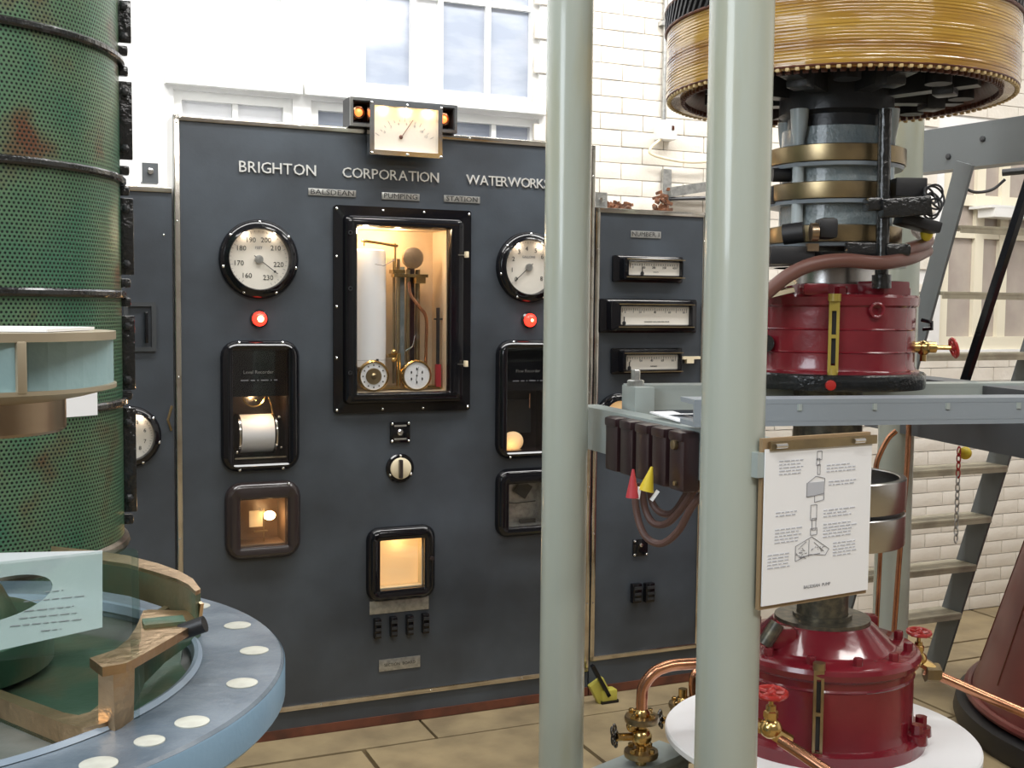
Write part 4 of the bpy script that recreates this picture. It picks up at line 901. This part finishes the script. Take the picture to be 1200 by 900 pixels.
def stopvalve(label, px, py, Y, s=1., tilt=0):
    c = at(px, py, Y); t = thing('stop_valve', label, 'valve', c)
    B().sphere((0, 0, -.085*s), .028*s, 14, (1, 1, .9)).cyl((0, 0, -.09*s), (0, 0, -.03*s), .017*s, .012*s, 14).cyl((0, 0, -.04*s), (0, 0, 0), .006*s, seg=10).lathe([(.018*s, -.06*s), (.018*s, -.045*s), (.012*s, -.04*s)], seg=6).cyl((.0, 0, -.09*s), (.045*s, -.015*s, -.115*s), .018*s, seg=6).cyl((0, 0, -.09*s), (-.04*s, .02, -.08*s), .018*s, seg=8).obj('body', M['brass'], t)
    wheel(t, (0, 0, .0), .034*s, Matrix.Rotation(.1, 3, 'X'), M['redwheel'], 5, .0065*s)
    return t
stopvalve('brass stop valve with bright red wheel at the lower left of the lower crimson housing', 904, 812, 2.95, 1.1)
stopvalve('brass stop valve with red wheel right of the lower crimson housing', 1077, 741, 3.45, .95)
pipeP('copper pipe running down right from the left red-wheeled valve', [at(915, 868, 2.93), at(940, 884, 2.88), at(975, 908, 2.82), at(1010, 930, 2.76)], .0155)
pipeP('long copper pipe running right from the right red-wheeled valve', [at(1083, 785, 3.45), at(1110, 796, 3.43), at(1160, 818, 3.38), at(1230, 848, 3.3)], .0155)
tag(hexbolt(B(), (0, 0, 0), .03, .045, Matrix.Rotation(pi/2, 3, 'Y')).obj('pipe_union', M['dullbrass'], None, at(1084, 788, 3.44)), 'hexagonal brass union where the long copper pipe starts', 'fitting')
# yellow castor thing
t = thing('trolley_castor', 'small yellow bracket with a black strip on the floor by the middle post', 'castor', PL(1.02, .10, 0), A)
B().box((0, 0, .05), (.07, .03, .1), Matrix.Rotation(-.5, 3, 'Y'), bev=.004).box((.035, 0, .03), (.07, .05, .05), bev=.006).obj('bracket', M['castor'], t)
B().bar((-.05, -.02, .17), (.03, -.02, .03), .015, .02, (0, 1, 0)).box((.035, 0, .005), (.08, .055, .012)).obj('strip', M['black'], t)
# ================================================================= LADDER, CONE, CHAIN
lb0 = onz(1093, 788, 0)
t = thing('steel_ladder', 'steep grey steel stair ladder against the brick wall at the right', 'ladder', lb0, A)
wid = .63; LS = -.80/2.45
for x in (0, -wid):
    p, q = (x, 0, 0), (x, LS*2.2, 2.2); B().bar(p, q, .012, .108 if x == 0 else .085, (0, 1, .35)).bar(V(p)+V((.014, 0, 0)), V(q)+V((.014, 0, 0)), .018, .01, (0, 1, .35)).obj('stringer', M['steelpaint_m'], t)
def ladz(py):
    a_, c_ = 0., 2.3
    for _ in range(30):
        z = (a_+c_)/2
        if toproj(lb0+D*(-.25)+N*(-LS*z)+V((0, 0, z)))[1] > py: a_ = z
        else: c_ = z
    return z
for py in (271, 345, 415, 482, 548, 608, 665, 722):
    z = ladz(py); y = LS*z
    B().box((-wid/2, y, z), (wid-.012, .13, .012), bev=.002).box((-wid/2, y-.06, z-.012), (wid-.012, .008, .02)).obj('tread', M['treadpaint'], t)
h0, h1 = at(1128, 455, 4.3), at(1218, 175, 4.0)
tag(B().bar(h0, h1, .022, .03).obj('handrail', M['black']), 'slanting black handrail in front of the ladder', 'handrail')
tag(B().box((0, 0, 0), (.11, .09, .012)).obj('foot_plate', M['black'], None, at(1140, 453, 4.3)), 'black foot plate under the slanting handrail', 'plate')
# tapered maroon tank at far right
cc = V((2.72, 4.35, 0))
t = thing('tapered_tank', 'big tapered maroon casing on a black base ring at the right edge', 'tank', cc)
B().lathe([(.0, .10), (.88, .10), (.86, .16), (.84, .22), (.57, 1.15), (.53, 1.30), (.0, 1.30)], seg=80).obj('casing', M['maroon'], t)
B().lathe([(.0, .0), (.93, .0), (.94, .03), (.93, .085), (.87, .10), (0, .10)], seg=80).obj('base_ring', M['blackrub'], t)
B().torus((0, 0, .12), .885, .018, seg=80).obj('weld_ring', M['maroon'], t)
for k in range(16):
    a = 2*pi*k/16; B().bar((.84*cos(a), .84*sin(a), .22), (.57*cos(a), .57*sin(a), 1.15), .004, .006).obj('seam', M['ironrust'], t)
# chain and yellow ball
t = thing('hanging_chain', 'small steel chain with red top links hanging from the dark beam', 'chain', at(1124, 522, 3.9))
lk = B(); zz = 0
lmr = B().torus((0, 0, 0), .008, .0022, Matrix.Rotation(pi/2, 3, 'X'), 12, 6); 
for v in lmr.b.verts: v.co.z *= 1.9
lmr = lmr.mesh('link', M['redwheel']); lms = lmr.copy(); lms.materials[0] = M['plate']
for k in range(13):
    o = link('link', lmr if k < 4 else lms, t, (0, 0, -.02-k*.025)); o.rotation_euler = (0, 0, pi/2*(k % 2)+.5)
tag(B().sphere((0, 0, 0), .022, 16).obj('yellow_ball', M['yellow'], None, at(1131, 531, 3.92)), 'small yellow ball knob beside the chain top', 'knob')
# ================================================================= LEFT FOREGROUND
# perforated cylinder
CX, CY, CR = -1.315, 2.62, .405
t = thing('strainer_cylinder', 'tall green perforated cylinder with black hoops at the left edge', 'strainer', (CX, CY, 0))
def zat(py): return at(145, py, 2.75).z
zb_ = zat(625)
sh = B().lathe([(CR, zb_), (CR, 2.75), (CR-.01, 2.75), (CR-.01, zb_)], seg=128).obj('perforated_sheet', perforated(CR, .0098), t)
for py in (75, 213, 345, 468): 
    z = zat(py); B().lathe([(CR, z-.010), (CR+.010, z-.009), (CR+.014, z-.004), (CR+.014, z+.004), (CR+.010, z+.008), (CR, z+.009)], seg=96).obj('hoop', M['tar'], t)
B().lathe([(CR, 2.45), (CR+.018, 2.452), (CR+.018, 2.47), (CR, 2.475)], seg=96).obj('hoop', M['tar'], t)
B().lathe([(CR-.01, zb_-.022), (CR+.010, zb_-.020), (CR+.013, zb_-.012), (CR+.010, zb_-.002), (CR, zb_+.004)], seg=96).obj('bottom_rim', M['rimdark'], t)
B().lathe([(0, .0), (CR*.8, .0), (CR*.8, .05), (CR*.72, .1), (CR*.72, zb_-.06), (CR*.9, zb_-.02), (0, zb_-.02)], seg=64).obj('base_drum', M['bronze_g'], t)
# bolted side strip
aS = R(18.7)
for k, (pa, pb) in enumerate(((0, 50), (95, 187), (232, 322), (370, 457), (478, 600))):
    z1_, z0_ = zat(pa), zat(pb)
    q = B().box((0, 0, (z0_+z1_)/2), (.034, .010, z1_-z0_), bev=.003).obj('flange_strip', M['tar'], t); q.location = ((CR+.012)*cos(aS), (CR+.012)*sin(aS), 0); q.rotation_euler = (0, 0, aS)
    n_ = 2
    for j in range(n_):
        z = z0_+(z1_-z0_)*(.14+.72*j/(n_-1)); bo = B().lathe([(.010, 0), (.010, .008), (.004, .012), (0, .012)], c=(.0, -.006, z), axis='-y', seg=6).obj('bolt', M['dark'], q)
for pa in (60, 84, 200, 224, 332, 354, 463, 608):
    q = B().box((0, 0, zat(pa)), (.026, .03, .022), bev=.006).obj('hinge_lug', M['tar'], t); q.location = ((CR+.010)*cos(aS), (CR+.010)*sin(aS)-.006, 0); q.rotation_euler = (0, 0, aS)
# white label card on the cylinder behind the ice-blue impeller
lc = at(92, 473, 2.255)
tag(B().box((0, 0, 0), (.08, .004, .05)).obj('label_card', M['white'], None, lc, atan2(lc.y-CY, lc.x-CX)+pi/2), 'blank white card behind the ice-blue impeller', 'card')
# ice-blue impeller
IY = 1.12; ic = at(-34, 430, IY); IX = ic.x
def zi(py, px=128): return at(px, py, IY).z
zt_, zb2 = zi(396), zi(455); RI = .134; RH = .086
t = thing('impeller', 'pale blue impeller with bare tan rims and bronze hub, left edge at mid height', 'impeller', (IX, IY, 0))
B().lathe([(.03, zt_-.002), (RI, zt_-.002), (RI, zt_+.006), (.03, zt_+.006)], seg=72).lathe([(RH, zb2-.012), (RI*.8, zb2-.008), (RI, zb2-.001), (RI, zb2+.003), (RI*.8, zb2), (RH, zb2-.004)], seg=72).obj('shroud_rim', M['tanedge'], t)
B().lathe([(0, zb2-.004), (RI*.5, zb2), (RI*.5, zt_-.002), (0, zt_-.002)], seg=64).obj('core', M['icepaint'], t)
for k in range(5):
    a0_ = -47+72*k
    sp = [(RI*(.60+.385*u_/8), R(a0_-78+78*u_/8)) for u_ in range(9)]
    o_ = [(r_*cos(q_), r_*sin(q_)) for r_, q_ in sp]; i_ = [((r_-.006)*cos(q_), (r_-.006)*sin(q_)) for r_, q_ in sp]
    b = B(); n__ = len(o_)
    for u_ in range(n__-1): b.prism([o_[u_], o_[u_+1], i_[u_+1], i_[u_]], zb2, zt_-.001)
    bmesh.ops.remove_doubles(b.b, verts=b.b.verts, dist=1e-6)
    b.obj('vane', M['icepaint'], t)
    if k != 1: B().box((RI*.975*cos(R(a0_)), RI*.975*sin(R(a0_)), (zt_+zb2)/2), (.009, .009, zt_-zb2-.002), Matrix.Rotation(R(a0_), 3, 'Z'), bev=.002).obj('vane_tip', M['tanedge'], t)
zh = zi(507)
B().lathe([(0, zh), (RH-.003, zh), (RH, zh+.003), (RH, zb2-.010), (RH*1.12, zb2-.004), (0, zb2-.004)], seg=72).obj('hub', M['hubbronze'], t)
B().box((-.02+.034, .0, zt_+.008), (.17, .12, .003)).obj('label_sheet', M['white'], t)
zf = 1.125
B().cyl((0, 0, zf+.01), (0, 0, zh+.01), .012, seg=16).obj('stand_rod', M['dark'], t)
# blue flange
FX, FY, FR = -1.2853*.7, 2.2736*.7, .8162*.7
t = thing('pipe_flange', 'large pale blue round flange with filled bolt holes, lower left foreground', 'flange', (FX, FY, 0))
B().lathe([(.443, zf-.024), (.449, zf-.001), (.456, zf), (FR-.004, zf), (FR, zf-.004), (FR+.001, zf-.052), (FR-.004, zf-.056), (.50, zf-.060)], seg=160).obj('ring', M['bluetop'], t)
B().lathe([(FR+.0008, zf-.004), (FR+.002, zf-.006), (FR+.002, zf-.052), (FR-.003, zf-.058), (.47, zf-.060), (.45, zf-.09), (.45, .05), (.55, .045), (.55, 0), (0, 0)], seg=120).obj('body', M['bluepaint'], t)
B().lathe([(.436, zf-.010), (.440, zf+.004), (.446, zf+.006), (.452, zf+.0006)], seg=160).obj('inner_lip', M['bluelip'], t)
B().lathe([(0, zf-.050), (.444, zf-.050), (.444, zf-.022), (0, zf-.022)], seg=96).obj('basin', M['darkbasin'], t)
M['plug'] = mat('hole_filler', (.60, .61, .54), .5, c2=(.5, .5, .44), scale=30)
pl_ = B().lathe([(.0215, -.001), (.0215, .0012), (.020, .0018), (0, .0018)], seg=28).mesh('hole_plug', M['plug'])
for a in (47.9, 64.6, 81.3, 31.1, 14.8, -1.9, -18.7, -35.3, -52, -68.7):
    link('hole_plug', pl_, t, (.528*cos(R(a)), .528*sin(R(a)), zf))
q = link('hole_plug', pl_, t, (.522*cos(R(-26.6)), .522*sin(R(-26.6)), zf)); q.scale = (.85, .85, 1)
# cast bronze guide piece: built in world coordinates relative to flange centre
def rf(px, py, z): return onz(px, py, z)-V((FX, FY, 0))
t = thing('bronze_casting', 'cast bronze guide ring with green stained inside, lying on the blue flange', 'casting', (FX, FY, 0))
z1 = zf+.085; z0c = zf+.010
top_out = [rf(*p, z1) for p in ((232, 722), (222, 735), (205, 745), (188, 755), (172, 764), (158, 772), (148, 777), (120, 782))]
top_in = [rf(*p, z1-.001) for p in ((232, 716), (205, 716), (175, 715), (168, 716), (160, 735), (150, 750), (135, 762), (105, 772))]
b = B()
def band(b, outer, inner_, za, zb):
    n_ = len(outer); rings = [[(p.x, p.y, za) for p in outer], [(p.x, p.y, zb) for p in outer], [(p.x, p.y, zb) for p in inner_], [(p.x, p.y, za) for p in inner_]]
    vs = [[b.b.verts.new(p) for p in r_] for r_ in rings]
    for k in range(4):
        r1_, r2_ = vs[k], vs[(k+1) % 4]
        for i in range(n_-1): b.b.faces.new((r1_[i], r1_[i+1], r2_[i+1], r2_[i]))
    b.b.faces.new([v[0] for v in vs]); b.b.faces.new([v[-1] for v in vs][::-1])
band(b, top_out, top_in, z1-.012, z1); b.obj('upper_plate', M['bronze'], t)
# rear rim arc with its wall
z2 = zf+.125
ro = [rf(*p, z2) for p in ((60, 640), (110, 645), (150, 651), (185, 660), (210, 669), (226, 678), (235, 690))]
ri = [rf(*p, z2) for p in ((60, 650), (110, 655), (150, 661), (185, 671), (207, 678), (221, 685), (229, 693))]
b = B(); band(b, ro, ri, z2-.006, z2); b.obj('rear_rim', M['bronze'], t)
b = B(); band(b, [p*.995 for p in ro], ri, z1-.01, z2-.006); b.obj('rear_wall', M['bronze_g'], t)
b = B().bar(rf(235, 690, z2)*V((1, 1, 0))+V((0, 0, z2-.02)), rf(233, 722, z1)*V((1, 1, 0))+V((0, 0, z1)), .006, .008); b.obj('corner_edge', M['bronze'], t)
# vane end post and lower rim
pv = [rf(113, 849, z0c), rf(134, 846, z0c), rf(156, 834, z0c)]
lo = [rf(*p, z0c) for p in ((-60, 796), (0, 818), (50, 838), (75, 848), (98, 853), (116, 849), (136, 842), (156, 832))]
li = [rf(*p, z0c) for p in ((-60, 786), (0, 808), (50, 826), (75, 835), (92, 838), (106, 834), (120, 822), (150, 812))]
b = B(); band(b, lo, li, zf-.024, z0c); b.obj('lower_rim', M['bronze'], t)
b = B(); pts0 = [rf(115, 843, z0c), rf(135, 848, z0c), rf(156, 832, z0c), rf(135, 826, z0c)]
pts1 = [rf(115, 781, z1-.004), rf(132, 780, z1-.004), rf(158, 772, z1-.004), rf(140, 766, z1-.004)]
b.skin([[(p.x, p.y, zf-.022) for p in pts0], [(p.x*.35+q.x*.65, p.y*.35+q.y*.65, (zf+z1)/2) for p, q in zip(pts0, pts1)], [(p.x, p.y, z1-.002) for p in pts1]], True, True)
b.obj('vane_end', M['bronze'], t)
# curved vane wall behind (green), and floor plate
vw = [rf(118, 840, zf), rf(60, 815, zf), rf(0, 790, zf), rf(-60, 765, zf)]
vw2 = [rf(*p, zf) for p in ((152, 830), (165, 800), (190, 775), (215, 757), (232, 745))]
for pl2 in (vw2,):
    b = B(); 
    for p, q in zip(pl2, pl2[1:]): b.bar(V((p.x, p.y, (zf+z1)/2-.004)), V((q.x, q.y, (zf+z1)/2-.004)), .010, z1-zf-.006)
    b.obj('vane', M['bronze_g'], t)
b = B().lathe([(0, zf-.006), (.20, zf-.006), (.20, zf+.045), (.19, zf+.055), (.15, zf+.06), (.13, zf+.10), (.115, zf+.115), (.0, zf+.115)], c=(.02, .06, 0), seg=64); b.obj('core', M['bronze_g'], t)
b = B().torus((.02, .06, zf+.115), .118, .008, seg=64); b.obj('hub_ring', M['bronze'], t)
fp = [(p.x, p.y) for p in lo]+[(rf(232, 745, zf).x, rf(232, 745, zf).y), (ro[-1].x, ro[-1].y)]+[(p.x, p.y) for p in ro[::-1]][1:]+[(-.45, .15)]
fp = [(x*min(1, .432/hypot(x, y)), y*min(1, .432/hypot(x, y))) for x, y in fp]
fmx, fmy = sum(p[0] for p in fp)/len(fp), sum(p[1] for p in fp)/len(fp); fp.sort(key=lambda p: atan2(p[1]-fmy, p[0]-fmx))
b = B(); b.prism(fp, zf-.024, zf-.017); bmesh.ops.triangulate(b.b, faces=b.b.faces); b.obj('back_plate', M['bronze_g'], t, None)
B().box((0, 0, 0), (.055, .035, .006), Matrix.Rotation(.4, 3, 'Z')).obj('green_lump', M['bronze_g'], t).location = rf(192, 729, z1+.002)
bar_ = tag(B().cyl(at(212, 741, 1.56), at(240, 731, 1.56), .0115, seg=16).obj('black_rod', M['blackrub']), 'short black rod poking out beside the bronze casting', 'rod')
# acrylic sheet with label
c1 = [at(166, 757, 1.42), at(162, 644, 1.72), at(-70, 652, 1.72), at(-90, 784, 1.42)]
e_u = (c1[3]-c1[0]); e_v = (c1[1]-c1[0]); nn = e_u.cross(e_v).normalized()
if nn.z < 0: nn = -nn
t = thing('acrylic_sheet', 'clear acrylic sheet with rounded corners and a reversed paper label, over the bronze casting', 'acrylic sheet', c1[0])
def AP(u, v): return e_u*u+e_v*v+(e_u*u).cross(e_v)*0
def rloop(u0, u1, v0, v1, rr, off):
    out = []
    lu, lv = e_u.length, e_v.length
    for (uu, vv, a) in ((u1-rr/lu, v1-rr/lv, 0), (u0+rr/lu, v1-rr/lv, 90), (u0+rr/lu, v0+rr/lv, 180), (u1-rr/lu, v0+rr/lv, 270)):
        for k in range(6):
            q = R(a+18*k); out.append(AP(uu+rr*cos(q)/lu, vv+rr*sin(q)/lv)+nn*off)
    return out
B().skin([rloop(0, 1, 0, 1, .018, 0), rloop(0, 1, 0, 1, .018, .004)], True, True).obj('sheet', M['acrylic'], t)
# label: a quad with round hole
q4 = [at(120, 738, 1.455), at(120, 643, 1.72), at(-60, 651, 1.72), at(-60, 784, 1.41)]
def onplane(px, py, off=0):
    ry = fw + cx*((px-600)/F) + cu*((450-py)/F); P_ = c1[0]+nn*off; s_ = (P_-CAM).dot(nn)/ry.dot(nn); return CAM+ry*s_-c1[0]
hc = onplane(-5, 702, -.001); 
lu_, lv_ = e_u.normalized(), (e_v-e_u*e_v.dot(e_u)/e_u.dot(e_u)).normalized()
rh = (onplane(51, 702, -.001)-hc).length
n_ = 48; inn = []; outp = []
corners = [onplane(120, 735, -.001), onplane(120, 645, -.001), onplane(-90, 650, -.001), onplane(-90, 782, -.001)]
def polyray(c, dv):
    best = None
    for i in range(4):
        a, b2 = corners[i], corners[(i+1) % 4]
        ax, ay = (a-c).dot(lu_), (a-c).dot(lv_); bx_, by_ = (b2-c).dot(lu_), (b2-c).dot(lv_); dx, dy = dv
        den = dx*(by_-ay)-dy*(bx_-ax)
        if abs(den) < 1e-9: continue
        tt = (ax*(by_-ay)-ay*(bx_-ax))/den; ss = (ax*dy-ay*dx)/den
        if tt > 0 and -1e-6 <= ss <= 1+1e-6 and (best is None or tt < best): best = tt
    return best or rh*1.3
angs = sorted([2*pi*k/n_ for k in range(n_)]+[atan2((p-hc).dot(lv_), (p-hc).dot(lu_)) % (2*pi) for p in corners])
for a in angs:
    dv = (cos(a), sin(a)); inn.append(hc+(lu_*dv[0]+lv_*dv[1])*rh); outp.append(hc+(lu_*dv[0]+lv_*dv[1])*max(polyray(hc, dv), rh*1.01))
lab_ = B().skin([inn, outp, [p-nn*.0004 for p in outp], [p-nn*.0004 for p in inn], inn]).obj('paper_label', M['label'], t)
b = B()
for k, (y0p, x0p, x1p) in enumerate(((697, 53, 74), (706, 28, 100), (717, 28, 86), (725, 22, 90), (733, 12, 98), (742, 48, 72))):
    x = x0p
    while x < x1p:
        l_ = random.uniform(5, 13); y_ = y0p-(x-20)*.10
        p, q = onplane(x, y_, .0005), onplane(min(x+l_, x1p), y_-l_*.10, .0005); b.bar(p, q, .0022, .0006, nn); x += l_+3
stuff(b.obj('text_lines', M['greyink'], lab_))
# acrylic needs support: clear stand-off pillars down to the casting / flange
for px, py in ((158, 750), (158, 652)):
    p = onplane(px, py); B().cyl(p, (p.x, p.y, zf-c1[0].z), .005, seg=12).obj('standoff', M['acrylic'], t)
